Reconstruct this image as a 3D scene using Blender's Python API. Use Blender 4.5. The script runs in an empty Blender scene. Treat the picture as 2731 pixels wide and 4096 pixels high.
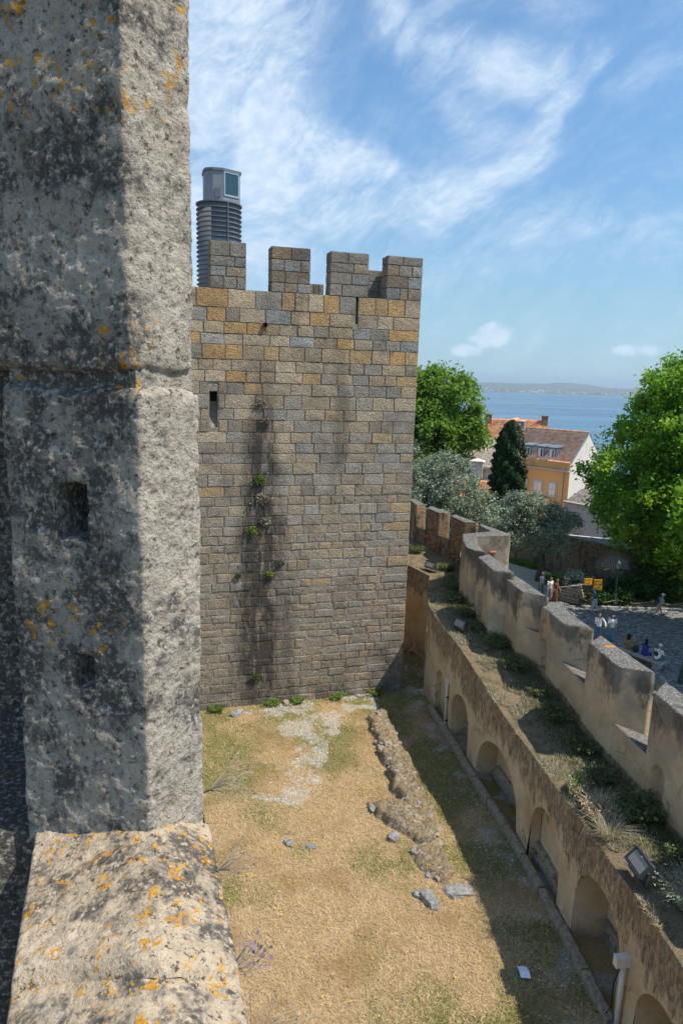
import bpy, math, random
import numpy as np
from mathutils import Vector, Matrix
R = math.radians
random.seed(7); rng = np.random.default_rng(7)
scn = bpy.context.scene
COL = scn.collection
# ------------------------------------------------------------------ camera
cam_d = bpy.data.cameras.new('camera'); cam = bpy.data.objects.new('camera', cam_d); COL.objects.link(cam)
cam_d.sensor_fit = 'VERTICAL'; cam_d.sensor_height = 36; cam_d.sensor_width = 24; cam_d.lens = 24
cam_d.clip_start = .05; cam_d.clip_end = 40000
PITCH, ROLL, CAMZ = R(11.0), R(1.75), 14.0
fw = Vector((0, math.cos(PITCH), -math.sin(PITCH))); up0 = Vector((0, math.sin(PITCH), math.cos(PITCH))); r0 = Vector((1, 0, 0))
rt = r0*math.cos(ROLL) + up0*math.sin(ROLL); up = -r0*math.sin(ROLL) + up0*math.cos(ROLL)
m = Matrix((rt, up, -fw)).transposed().to_4x4(); m.translation = (0, 0, CAMZ); cam.matrix_world = m
cam_d.dof.use_dof = True; cam_d.dof.focus_distance = 24; cam_d.dof.aperture_fstop = 22
scn.camera = cam
# ------------------------------------------------------------------ exposure
scn.view_settings.view_transform = 'Standard'; scn.view_settings.look = 'None'
scn.view_settings.exposure = 0.72; scn.view_settings.gamma = 1
scn.render.resolution_x = 682; scn.render.resolution_y = 1024
try:
    scn.cycles.max_bounces = 6; scn.cycles.diffuse_bounces = 3; scn.cycles.transparent_max_bounces = 8; scn.cycles.volume_bounces = 0
except Exception: pass

# ------------------------------------------------------------------ node helpers
class G:
    def __init__(s, nt): s.t = nt; s.L = nt.links
    def n(s, ty, i=None, **k):
        nd = s.t.nodes.new(ty)
        for a, b in k.items(): setattr(nd, a, b)
        for a, b in (i or {}).items():
            sk = nd.inputs[a]
            if hasattr(b, 'is_linked'): s.L.new(b, sk)
            else: sk.default_value = b
        return nd
    def m(s, op, a, b=None, c=None, clamp=False):
        i = {0: a}
        if b is not None: i[1] = b
        if c is not None: i[2] = c
        return s.n('ShaderNodeMath', i, operation=op, use_clamp=clamp).outputs[0]
    def add(s, a, b): return s.m('ADD', a, b)
    def mul(s, a, b): return s.m('MULTIPLY', a, b)
    def sub(s, a, b): return s.m('SUBTRACT', a, b)
    def step(s, v, a, b, lo=0., hi=1.):
        nd = s.n('ShaderNodeMapRange', {0: v, 1: a, 2: b, 3: lo, 4: hi}, interpolation_type='SMOOTHSTEP'); return nd.outputs[0]
    def mix(s, f, a, b, mode='MIX'):
        nd = s.n('ShaderNodeMix', data_type='RGBA', blend_type=mode)
        for ix, v in ((0, f), (6, a), (7, b)):
            if hasattr(v, 'is_linked'): s.L.new(v, nd.inputs[ix])
            elif ix == 0: nd.inputs[0].default_value = v
            else: nd.inputs[ix].default_value = (*v, 1) if len(v) == 3 else v
        return nd.outputs[2]
    def noise(s, scale, detail=4, rough=.55, vec=None, dist=0.):
        i = {'Scale': scale, 'Detail': detail, 'Roughness': rough, 'Distortion': dist}
        if vec is not None: i['Vector'] = vec
        return s.n('ShaderNodeTexNoise', i).outputs['Fac']
    def vor(s, scale, vec=None, feature='F1', out='Distance', rnd=1.):
        i = {'Scale': scale, 'Randomness': rnd}
        if vec is not None: i['Vector'] = vec
        return s.n('ShaderNodeTexVoronoi', i, feature=feature).outputs[out]
    def pos(s): return s.n('ShaderNodeNewGeometry').outputs['Position']
    def xyz(s, v): 
        nd = s.n('ShaderNodeSeparateXYZ', {0: v}); return nd.outputs
    def vmul(s, v, t):
        return s.n('ShaderNodeVectorMath', {0: v, 1: t}, operation='MULTIPLY').outputs[0]
    def vadd(s, v, t):
        return s.n('ShaderNodeVectorMath', {0: v, 1: t}, operation='ADD').outputs[0]
    def island(s): return s.n('ShaderNodeNewGeometry').outputs['Random Per Island']
    def ramp(s, f, stops):
        nd = s.n('ShaderNodeValToRGB', {0: f}); cr = nd.color_ramp
        while len(cr.elements) < len(stops): cr.elements.new(.5)
        for e, (p, c) in zip(cr.elements, stops): e.position = p; e.color = (*c, 1)
        return nd.outputs[0]
MATS = {}
def mat(name, fn):
    mt = bpy.data.materials.new(name); mt.use_nodes = True; nt = mt.node_tree; nt.nodes.clear(); g = G(nt)
    d = fn(g); out = g.n('ShaderNodeOutputMaterial')
    if 'shader' in d: g.L.new(d['shader'], out.inputs[0])
    else:
        b = g.n('ShaderNodeBsdfPrincipled')
        for key, sk in (('color', 'Base Color'), ('rough', 'Roughness'), ('metal', 'Metallic'), ('spec', 'Specular IOR Level'), ('alpha', 'Alpha'), ('trans', 'Transmission Weight')):
            if key in d:
                v = d[key]
                if hasattr(v, 'is_linked'): g.L.new(v, b.inputs[sk])
                else: b.inputs[sk].default_value = (*v, 1) if isinstance(v, tuple) and len(v) == 3 else v
        if 'rough' not in d: b.inputs['Roughness'].default_value = .9
        if 'spec' not in d: b.inputs['Specular IOR Level'].default_value = .25
        if 'bump' in d:
            bn = g.n('ShaderNodeBump', {'Height': d['bump'], 'Strength': d.get('bs', .6), 'Distance': d.get('bd', .02)}); g.L.new(bn.outputs[0], b.inputs['Normal'])
        g.L.new(b.outputs[0], out.inputs[0])
    MATS[name] = mt; return mt
def plain(name, c, rough=.7, var=.12, sc=8., metal=0., spec=.3):
    def f(g):
        nz = g.noise(sc, 4, .6, g.pos())
        col = g.mix(g.step(nz, .3, .7), tuple(x*(1-var) for x in c), tuple(min(1, x*(1+var)) for x in c))
        return dict(color=col, rough=rough, metal=metal, spec=spec)
    return mat(name, f)

# ------------------------------------------------------------------ world: sky with cirrus
SUN_EL, SUN_A = R(57), R(-17)          # SUN_A: angle of the direction to the sun from +x towards +y
sdir = Vector((math.cos(SUN_EL)*math.cos(SUN_A), math.cos(SUN_EL)*math.sin(SUN_A), math.sin(SUN_EL)))
w = bpy.data.worlds.new('World'); scn.world = w; w.use_nodes = True; w.node_tree.nodes.clear(); g = G(w.node_tree)
sky = g.n('ShaderNodeTexSky', sky_type='NISHITA', sun_disc=False, sun_elevation=SUN_EL, sun_rotation=math.pi/2-SUN_A, altitude=100, air_density=1.0, dust_density=.25, ozone_density=2.2)
dv = g.n('ShaderNodeTexCoord').outputs['Generated']
dx, dy, dz = g.xyz(dv)
az = g.m('ARCTAN2', dx, dy); el = g.m('ARCSINE', dz)
warp = g.sub(g.noise(3.2, 5, .5, dv), .5); warp2 = g.sub(g.noise(2.9, 5, .5, g.vadd(dv, (5, 3, 1))), .5)
azw = g.add(az, g.mul(warp, .16)); elw = g.add(el, g.mul(warp2, .16))
def capsule(a0, e0, a1, e1, r, amp):
    vx, vy = a1-a0, e1-e0; L2 = vx*vx+vy*vy
    px, py = g.sub(azw, a0), g.sub(elw, e0)
    t = g.m('MULTIPLY', g.add(g.mul(px, vx), g.mul(py, vy)), 1/L2, clamp=True)
    qx, qy = g.sub(px, g.mul(t, vx)), g.sub(py, g.mul(t, vy))
    d2 = g.add(g.mul(qx, qx), g.mul(qy, qy))
    return g.mul(g.m('POWER', 2.71828, g.mul(d2, -1/(r*r))), amp)
CL = [(-0.157, 0.502, -0.135, 0.381, 0.098, 0.72), (-0.135, 0.381, -0.146, 0.251, 0.091, 0.74), (-0.146, 0.251, -0.122, 0.167, 0.077, 0.6), (-0.207, 0.397, -0.216, 0.15, 0.084, 0.6), (-0.1, 0.299, -0.028, 0.272, 0.042, 0.72), (-0.028, 0.272, 0.037, 0.269, 0.029, 0.66), (-0.098, 0.217, 0.116, 0.225, 0.043, 0.5), (0.016, 0.476, 0.064, 0.415, 0.029, 0.46), (0.064, 0.415, 0.175, 0.371, 0.029, 0.5), (0.175, 0.371, 0.258, 0.365, 0.028, 0.56), (0.254, 0.36, 0.233, 0.301, 0.025, 0.54), (0.233, 0.301, 0.167, 0.243, 0.034, 0.54), (0.167, 0.243, 0.056, 0.23, 0.039, 0.54), (0.095, 0.388, 0.186, 0.303, 0.032, 0.26), (0.257, 0.369, 0.297, 0.392, 0.021, 0.34), (0.104, 0.414, 0.172, 0.473, 0.025, 0.3), (0.316, 0.36, 0.405, 0.389, 0.022, 0.26), (-0.121, 0.133, 0.18, 0.152, 0.039, 0.3), (0.176, 0.201, 0.428, 0.173, 0.063, 0.24), (0.183, 0.469, 0.268, 0.419, 0.028, 0.22), (-0.311, 0.465, -0.348, 0.193, 0.154, 0.6)]
tot = None
for c in CL:
    v = capsule(*c); tot = v if tot is None else g.n('ShaderNodeMath', {0: tot, 1: v, 2: .12}, operation='SMOOTH_MAX').outputs[0]
def rotc(ang, ku, kv, src=(azw, elw)):
    ca_, sa_ = math.cos(ang), math.sin(ang)
    uu = g.add(g.mul(src[0], ca_), g.mul(src[1], sa_)); vv = g.add(g.mul(src[0], -sa_), g.mul(src[1], ca_))
    return g.n('ShaderNodeCombineXYZ', {0: g.mul(uu, ku), 1: g.mul(vv, kv), 2: 0.}).outputs[0]
azx = g.add(azw, g.mul(g.sub(g.noise(9., 5, .55, dv), .5), .07)); elx = g.add(elw, g.mul(g.sub(g.noise(8., 5, .55, g.vadd(dv, (2, 7, 4))), .5), .07))
cs = rotc(R(15), 3., 6.5); fib = g.noise(2.2, 9, .62, cs, .1)
w1 = g.noise(1.6, 9, .66, rotc(R(38), 3., 15., (azx, elx))); w2 = g.noise(1.6, 9, .66, rotc(R(-32), 4., 14., (azx, elx))); fine = g.noise(11., 7, .65, cs)
front = g.step(dy, -.1, .3)
general = g.mul(g.sub(1., front), g.mul(g.step(fib, .42, .7), .5))
tex = g.add(g.add(g.mul(fib, .75), g.mul(w1, 1.0)), g.add(g.mul(w2, .35), g.mul(fine, .2)))
tex = g.add(g.mul(g.sub(tex, 1.15), 1.7), 1.15)
dens = g.add(g.m('SUBTRACT', g.mul(tot, tex), g.mul(g.sub(1.2, tex), .30)), general)
dens = g.m('MULTIPLY', g.step(dens, -.10, .98), .86)
veil = g.mul(g.step(g.mul(g.add(w1, fib), .5), .44, .66), .20)
dens = g.m('MAXIMUM', dens, veil)
# small cumulus near the horizon
for (ca, ce, ra, re) in ((.205, .064, .045, .026), (.39, .049, .05, .012), (.17, .045, .03, .012), (.50, .045, .03, .01)):
    ex = g.mul(g.sub(az, ca), 1/ra); ey = g.mul(g.sub(el, ce), 1/re)
    rr = g.m('POWER', 2.71828, g.mul(g.add(g.mul(ex, ex), g.mul(ey, ey)), -1.))
    dens = g.m('MAXIMUM', dens, g.mul(g.step(g.mul(rr, g.noise(38, 5, .6, dv)), .22, .5), .75))
dens = g.mul(dens, g.step(el, .0, .02))
cloudc = g.mix(g.step(fine, .3, .75), (2.8, 3.5, 4.35), (3.8, 4.3, 4.8))
hz = g.step(el, .0, .42, .52, .78); skb = g.n('ShaderNodeVectorMath', {0: sky.outputs[0], 'Scale': hz}, operation='SCALE').outputs[0]
skb = g.mix(1., skb, (.72, .93, 1.), 'MULTIPLY'); skb = g.mix(g.step(el, .25, .0, 0., .6), skb, (1.75, 2.7, 3.6))
skyc = g.mix(dens, skb, cloudc)
bg = g.n('ShaderNodeBackground', {0: skyc, 1: .14}); wo = g.n('ShaderNodeOutputWorld'); g.L.new(bg.outputs[0], wo.inputs[0])
# ------------------------------------------------------------------ sun
sl = bpy.data.lights.new('sun', 'SUN'); sl.energy = 3.5; sl.angle = R(.53); sl.color = (1, .94, .83)
so = bpy.data.objects.new('sun', sl); COL.objects.link(so); so.rotation_euler = sdir.to_track_quat('Z', 'Y').to_euler(); so.location = (40, -10, 60)

# ------------------------------------------------------------------ mesh helpers
def props(o, label=None, cat=None, group=None, kind=None):
    if label: o['label'] = label
    if cat: o['category'] = cat
    if group: o['group'] = group
    if kind: o['kind'] = kind
    return o
def thing(name, label, cat, loc=(0, 0, 0), rz=0., group=None):
    o = bpy.data.objects.new(name, None); COL.objects.link(o); o.location = loc; o.rotation_euler = (0, 0, rz); o.empty_display_size = .2
    return props(o, label, cat, group)
def rawmesh(name, V, F):
    me = bpy.data.meshes.new(name)
    V = np.asarray(V, dtype=np.float32)
    if isinstance(F, np.ndarray):
        k = F.shape[1]; n = F.shape[0]
        me.vertices.add(len(V)); me.vertices.foreach_set('co', V.ravel())
        me.loops.add(n*k); me.loops.foreach_set('vertex_index', F.astype(np.int32).ravel())
        me.polygons.add(n); me.polygons.foreach_set('loop_start', np.arange(0, n*k, k, dtype=np.int32))
        me.update(calc_edges=True); me.validate()
    else:
        me.from_pydata([tuple(map(float, v)) for v in V], [], F); me.update()
    return me
def obj(name, V, F, mt, parent=None, smooth=False, world=False, color=None):
    me = V if isinstance(V, bpy.types.Mesh) else rawmesh(name, V, F)
    o = bpy.data.objects.new(name, me); COL.objects.link(o)
    if mt is not None:
        if isinstance(V, bpy.types.Mesh) and len(me.materials): pass
        else: me.materials.append(MATS[mt] if isinstance(mt, str) else mt)
    if smooth: me.polygons.foreach_set('use_smooth', [True]*len(me.polygons))
    if parent:
        o.parent = parent
        if world:
            mb = parent.matrix_basis
            if parent.parent: mb = parent.parent.matrix_basis @ parent.matrix_parent_inverse @ mb
            o.matrix_parent_inverse = mb.inverted()
    if color: o.color = (*color, 1)
    return o
class MB:
    """collects shapes into one mesh"""
    def __init__(s): s.V = []; s.F = []
    def poly(s, V, F):
        b = len(s.V); s.V += [tuple(v) for v in V]; s.F += [tuple(i+b for i in f) for f in F]; return s
    def box(s, c, d, rz=0., tilt=None):
        x, y, z = (a/2 for a in d); P = [Vector((i*x, j*y, k*z)) for k in (-1, 1) for j in (-1, 1) for i in (-1, 1)]
        M = Matrix.Rotation(rz, 3, 'Z')
        if tilt is not None: M = M @ tilt
        P = [M @ p + Vector(c) for p in P]
        return s.poly(P, [(0, 2, 3, 1), (4, 5, 7, 6), (0, 1, 5, 4), (2, 6, 7, 3), (0, 4, 6, 2), (1, 3, 7, 5)])
    def prism(s, pts, z0, z1, ztop=None):
        n = len(pts); zt = ztop or [z1]*n
        V = [(p[0], p[1], z0) for p in pts] + [(p[0], p[1], zt[i]) for i, p in enumerate(pts)]
        F = [tuple(range(n-1, -1, -1)), tuple(range(n, 2*n))] + [(i, (i+1) % n, n+(i+1) % n, n+i) for i in range(n)]
        return s.poly(V, F)
    def tube(s, path, rad, seg=8, cap=True):
        path = [Vector(p) for p in path]; n = len(path)
        rad = rad if hasattr(rad, '__len__') else [rad]*n
        b = len(s.V); ref = None
        for i, p in enumerate(path):
            t = (path[min(i+1, n-1)] - path[max(i-1, 0)]).normalized()
            a = t.cross(Vector((0, 0, 1)) if abs(t.z) < .95 else Vector((1, 0, 0))).normalized()
            if ref is not None and a.dot(ref) < 0: a = -a
            ref = a; c = t.cross(a)
            for k in range(seg):
                an = 2*math.pi*k/seg; s.V.append(tuple(p + (a*math.cos(an) + c*math.sin(an))*rad[i]))
        for i in range(n-1):
            for k in range(seg):
                k2 = (k+1) % seg; s.F.append((b+i*seg+k, b+i*seg+k2, b+(i+1)*seg+k2, b+(i+1)*seg+k))
        if cap: s.F.append(tuple(b+k for k in range(seg-1, -1, -1))); s.F.append(tuple(b+(n-1)*seg+k for k in range(seg)))
        return s
    def lathe(s, prof, c=(0, 0, 0), seg=16):
        b = len(s.V)
        for (r, z) in prof:
            for k in range(seg):
                a = 2*math.pi*k/seg; s.V.append((c[0]+r*math.cos(a), c[1]+r*math.sin(a), c[2]+z))
        for i in range(len(prof)-1):
            for k in range(seg):
                k2 = (k+1) % seg; s.F.append((b+i*seg+k, b+i*seg+k2, b+(i+1)*seg+k2, b+(i+1)*seg+k))
        s.F.append(tuple(b+k for k in range(seg-1, -1, -1))); s.F.append(tuple(b+(len(prof)-1)*seg+k for k in range(seg)))
        return s
    def capsule(s, p0, p1, r0, r1, seg=10):
        p0, p1 = Vector(p0), Vector(p1); d = p1-p0; L = d.length
        if L < 1e-6: d = Vector((0, 0, 1e-4)); 
        t = d.normalized(); pts = []; rs = []
        for a in (80, 55, 25): pts.append(p0 - t*r0*math.sin(R(a))); rs.append(r0*math.cos(R(a)))
        pts += [p0, p1]; rs += [r0, r1]
        for a in (25, 55, 80): pts.append(p1 + t*r1*math.sin(R(a))); rs.append(r1*math.cos(R(a)))
        return s.tube(pts, rs, seg)
    def ellipsoid(s, c, rad, seg=14, rings=9, rz=0.):
        b = len(s.V); M = Matrix.Rotation(rz, 3, 'Z')
        for i in range(1, rings):
            ph = math.pi*i/rings
            for k in range(seg):
                a = 2*math.pi*k/seg
                s.V.append(tuple(M @ Vector((rad[0]*math.sin(ph)*math.cos(a), rad[1]*math.sin(ph)*math.sin(a), rad[2]*math.cos(ph))) + Vector(c)))
        s.V.append((c[0], c[1], c[2]+rad[2])); s.V.append((c[0], c[1], c[2]-rad[2])); T, B = len(s.V)-2, len(s.V)-1
        for i in range(rings-2):
            for k in range(seg):
                k2 = (k+1) % seg; s.F.append((b+i*seg+k, b+(i+1)*seg+k, b+(i+1)*seg+k2, b+i*seg+k2))
        for k in range(seg):
            k2 = (k+1) % seg; s.F.append((b+k, b+k2, T)); s.F.append((b+(rings-2)*seg+k2, b+(rings-2)*seg+k, B))
        return s
    def build(s, name, mt, parent=None, smooth=False, world=False, color=None):
        return obj(name, s.V, s.F, mt, parent, smooth, world, color)
def bevel(o, wd=.01, seg=2):
    md = o.modifiers.new('bevel', 'BEVEL'); md.width = wd; md.segments = seg; md.limit_method = 'ANGLE'; md.angle_limit = R(35); return o
# numpy value noise
def _h(ix, iy, iz, sd):
    n = (ix*374761393 + iy*668265263 + iz*1274126177 + sd*974634777) & 0xffffffff
    n = ((n ^ (n >> 13))*1274126177) & 0xffffffff
    return ((n ^ (n >> 16)) & 0xffff)/32767.5 - 1
def vnoise(P, sc, sd=0):
    Q = np.asarray(P, dtype=np.float64)*sc; I = np.floor(Q).astype(np.int64); f = Q-I; f = f*f*(3-2*f); o = 0
    for dx in (0, 1):
        for dy in (0, 1):
            for dz in (0, 1):
                wt = (f[:, 0] if dx else 1-f[:, 0])*(f[:, 1] if dy else 1-f[:, 1])*(f[:, 2] if dz else 1-f[:, 2])
                o = o + wt*_h(I[:, 0]+dx, I[:, 1]+dy, I[:, 2]+dz, sd)
    return o
def fbm(P, sc, oct=4, rough=.5, sd=0):
    o = 0; a = 1; t = 0
    for k in range(oct): o = o + a*vnoise(P, sc*2**k, sd+k*17); t += a; a *= rough
    return o/t
def grid_faces(nu, nv):
    i = np.arange(nu-1)[:, None]; j = np.arange(nv-1)[None, :]
    a = (i*nv+j).ravel(); return np.stack([a, a+nv, a+nv+1, a+1], 1)
def inpoly(P, poly):
    x, y = P[:, 0], P[:, 1]; ins = np.zeros(len(P), bool); n = len(poly)
    for i in range(n):
        x1, y1 = poly[i]; x2, y2 = poly[(i+1) % n]
        c = ((y1 > y) != (y2 > y)) & (x < (x2-x1)*(y-y1)/((y2-y1) or 1e-9)+x1); ins ^= c
    return ins
def resample(P, step):
    P = np.asarray(P, float); d = np.r_[0, np.cumsum(np.linalg.norm(np.diff(P, axis=0), axis=1))]
    n = max(2, int(d[-1]/step)+1); s = np.linspace(0, d[-1], n)
    return np.stack([np.interp(s, d, P[:, k]) for k in range(P.shape[1])], 1), s
def chaikin(P, it=2):
    P = np.asarray(P, float)
    for _ in range(it):
        Q = np.empty((2*(len(P)-1), P.shape[1])); Q[0::2] = .75*P[:-1]+.25*P[1:]; Q[1::2] = .25*P[:-1]+.75*P[1:]
        P = np.vstack([P[:1], Q, P[-1:]])
    return P

# ------------------------------------------------------------------ materials
def m_tower_mass(g): return m_tower_stone(g, True)
def m_tower_stone(g, mass=False):
    p = g.pos(); z = g.xyz(p)[2]; oc = g.n('ShaderNodeObjectInfo'); base = oc.outputs['Color']
    if mass: base = g.ramp(g.island(), [(0., (.30, .265, .215)), (.3, (.34, .27, .19)), (.55, (.37, .33, .275)), (.8, (.40, .30, .19)), (1., (.47, .37, .25))])
    n1 = g.noise(.9, 6, .65, p); n2 = g.noise(17, 7, .8, p); n3 = g.noise(5.5, 6, .7, p); low = g.step(z, 14.5, 7.5)
    c = g.mix(g.mul(g.step(g.noise(.35, 3, .5, p), .3, .7, 0., .35), low), base, (.36, .285, .19))
    c = g.mix(g.mul(g.step(n3, .42, .68), .5), c, g.mix(.5, c, (.14, .12, .10)))
    c = g.mix(g.mul(g.step(n2, .54, .72), .5), c, (.50, .45, .38))
    c = g.mix(g.mul(g.step(n2, .50, .36), .85), c, (.05, .043, .036))
    c = g.mix(g.mul(g.step(n1, .50, .68), .5), c, (.13, .115, .095))
    # lime smeared over the old joints, worn patches
    sm = g.step(g.add(g.mul(n3, .6), g.mul(g.noise(2.7, 7, .72, g.vadd(p, (4, 1, 2))), .6)), .62, .72); c = g.mix(g.mul(g.mul(sm, low), .8), c, g.ramp(n2, [(.36, (.17, .15, .125)), (.62, (.50, .47, .42))]))
    ho = g.mul(g.step(g.noise(4.6, 6, .72, g.vadd(p, (1, 7, 3))), .37, .28), low); c = g.mix(g.mul(ho, .85), c, (.05, .043, .036))
    s = tower_stain(g); c = g.mix(s, c, (.034, .03, .026))
    h = g.add(g.add(g.mul(g.noise(9, 8, .8, p), 1.), g.mul(g.vor(19, p), .3)), g.mul(ho, -.9))
    return dict(color=c, rough=.95, bump=h, bs=1.0, bd=.10)
def tower_stain(g):
    # run-off streak below the roof drain, in the tower's own frame (u along the face, z up)
    tc = g.n('ShaderNodeTexCoord'); tc.object = tower
    u, v, z = g.xyz(tc.outputs['Object'])
    wob = g.mul(g.sub(g.noise(.55, 5, .6, g.pos()), .5), 1.7)
    d = g.m('ABSOLUTE', g.add(g.sub(u, -6.55), wob))
    wid = g.step(z, 14., 6., .45, 1.25)
    a = g.step(g.m('DIVIDE', d, wid), 1.25, .25)
    vert = g.mul(g.step(z, 15.8, 10.5), g.step(z, -.5, 1.5, .6, 1.))
    st = g.n('ShaderNodeCombineXYZ', {0: g.mul(u, 2.0), 1: 0., 2: g.mul(z, .5)}).outputs[0]
    br = g.step(g.noise(1.3, 7, .74, st), .30, .54)
    s1 = g.mul(g.mul(a, vert), g.mul(br, .93))
    d2 = g.m('ABSOLUTE', g.add(g.sub(u, -5.3), g.mul(wob, .6))); s1 = g.m('MAXIMUM', s1, g.mul(g.mul(g.step(d2, .55, .1), g.step(z, 8., 4.)), g.mul(br, .55)))
    d3 = g.m('ABSOLUTE', g.add(g.sub(u, -3.3), g.mul(wob, .7))); s1 = g.m('MAXIMUM', s1, g.mul(g.mul(g.step(d3, .5, .1), g.step(z, 16.5, 15.)), g.mul(g.step(z, 7., 11.), g.mul(br, .4))))
    low = g.mul(g.step(z, 2.2, .0), g.mul(g.step(g.noise(1.1, 5, .65, g.pos()), .4, .62), .6))
    right = g.mul(g.step(z, 4.5, 1.), g.mul(g.step(u, -2.6, -.6), g.mul(g.step(g.noise(1.4, 5, .65, g.pos()), .38, .62), .55)))
    broad = g.mul(g.step(g.noise(.42, 5, .65, g.pos()), .5, .72), .4)
    return g.m('MINIMUM', g.m('MAXIMUM', g.m('MAXIMUM', s1, low), g.m('MAXIMUM', right, broad)), .88)
def m_mortar(g):
    p = g.pos(); n = g.noise(9, 6, .7, p); n1 = g.noise(1.3, 4, .6, p)
    c = g.ramp(n, [(.3, (.12, .10, .078)), (.5, (.26, .22, .17)), (.68, (.47, .43, .37))])
    c = g.mix(g.step(n1, .45, .65), c, (.2, .18, .15)); c = g.mix(tower_stain(g), c, (.04, .038, .035))
    return dict(color=c, bump=g.noise(16, 6, .7, p), bs=1., bd=.04)
def m_plaster(g):
    p = g.pos(); x, y, z = g.xyz(p)
    n1 = g.noise(.9, 5, .6, p); n2 = g.noise(6, 6, .65, p); n3 = g.noise(30, 5, .6, p)
    c = g.ramp(n1, [(.3, (.43, .295, .165)), (.5, (.55, .405, .245)), (.7, (.60, .475, .32))])
    c = g.mix(g.mul(g.step(n2, .45, .7), .35), c, (.34, .25, .16))
    ochre = g.step(g.noise(.55, 3, .5, g.vadd(p, (7, 2, 9))), .52, .68); c = g.mix(g.mul(ochre, .45), c, (.52, .30, .11))
    sv = g.n('ShaderNodeCombineXYZ', {0: g.mul(x, 4.), 1: g.mul(y, 4.), 2: g.mul(z, 1.1)}).outputs[0]
    st = g.noise(1.3, 7, .74, sv); pat = g.noise(.75, 5, .62, g.vmul(p, (1., 1., .8)))
    # dark run-off crust below the wall-walk edge
    ledge = g.step(y, 17., 29., 3.35, 4.15)
    band = g.m('MULTIPLY', g.step(z, g.sub(ledge, 2.6), g.sub(ledge, .0)), g.step(z, g.add(ledge, .35), g.add(ledge, .2)))
    k1 = g.step(g.add(g.add(g.mul(st, .9), g.mul(pat, .7)), g.mul(band, .44)), .99, 1.15)
    fl = g.step(g.noise(9, 7, .8, g.vmul(p, (1., 1., .4))), .40, .58)
    c = g.mix(g.mul(g.mul(g.mul(k1, g.add(.45, g.mul(fl, .55))), g.step(band, .0, .2)), .92), c, g.mix(n3, (.045, .032, .021), (.20, .14, .09)))
    # black lichen crust near the merlon heads
    top = g.mul(g.step(z, 4.9, 6.5), g.step(z, 4.4, 4.6))
    bl = g.noise(1.6, 6, .66, g.vmul(p, (1., 1., .55)))
    k2 = g.step(g.add(g.mul(bl, 1.), g.mul(top, .26)), .56, .72)
    c = g.mix(g.mul(g.mul(k2, g.step(z, 4.2, 5.4)), .88), c, g.mix(n3, (.025, .024, .022), (.10, .095, .088)))
    gr = g.step(g.noise(1.1, 6, .66, g.vadd(p, (3, 8, 1))), .40, .60)
    c = g.mix(g.mul(g.mul(gr, g.step(z, 3.9, 5.0)), .6), c, g.mix(n2, (.19, .165, .13), (.36, .315, .25)))
    # damp grey foot
    ft = g.mul(g.step(z, .9, .05), g.step(g.noise(2.3, 5, .6, p), .38, .6)); c = g.mix(g.mul(ft, .6), c, (.20, .165, .12))
    cr = g.vor(.9, g.vadd(p, g.n('ShaderNodeCombineXYZ', {0: g.mul(n2, .35), 1: g.mul(n1, .5), 2: g.mul(n2, .3)}).outputs[0]), 'DISTANCE_TO_EDGE')
    ck = g.mul(g.step(cr, .012, .002), g.step(g.noise(.8, 2, .5, p), .5, .6)); c = g.mix(g.mul(ck, .7), c, (.07, .05, .035))
    h = g.add(g.add(g.mul(n2, .6), g.mul(n3, .2)), g.mul(ck, -.5))
    return dict(color=c, bump=h, bs=.8, bd=.03)
def m_rubble_plaster(g):
    p = g.pos(); n1 = g.noise(1.5, 5, .6, p); n2 = g.noise(8, 6, .7, p); v = g.vor(4.2, g.vmul(p, (1, 1, 1.9)), 'F1', 'Color')
    vx = g.xyz(v)[0]; e = g.vor(4.2, g.vmul(p, (1, 1, 1.9)), 'DISTANCE_TO_EDGE')
    c = g.ramp(vx, [(.1, (.12, .10, .075)), (.4, (.24, .18, .11)), (.65, (.32, .23, .13)), (.8, (.30, .11, .05)), (.95, (.20, .18, .15))])
    c = g.mix(g.step(e, .06, .0), c, (.30, .23, .15)); c = g.mix(g.mul(g.step(n1, .48, .62), .8), c, (.36, .24, .12))
    c = g.mix(g.mul(g.step(g.noise(1.2, 5, .66, g.vmul(p, (2, 2, .5))), .5, .66), .8), c, (.05, .042, .032))
    return dict(color=c, bump=g.add(n2, g.mul(g.step(e, .0, .08), .6)), bs=1., bd=.05)
def m_coping(g):
    p = g.pos(); v = g.vor(26, p, 'F1', 'Color'); vx = g.xyz(v)[0]; n1 = g.noise(3, 5, .6, p)
    c = g.ramp(vx, [(0., (.10, .094, .085)), (.5, (.15, .14, .127)), (.85, (.20, .188, .17)), (1., (.32, .30, .27))])
    c = g.mix(g.step(n1, .52, .7), c, (.09, .083, .072))
    l = g.step(g.noise(1.9, 3, .5, g.vadd(p, (1, 4, 2))), .69, .73); c = g.mix(l, c, (.5, .22, .03))
    return dict(color=c, bump=g.vor(26, p), bs=.8, bd=.03)
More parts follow.
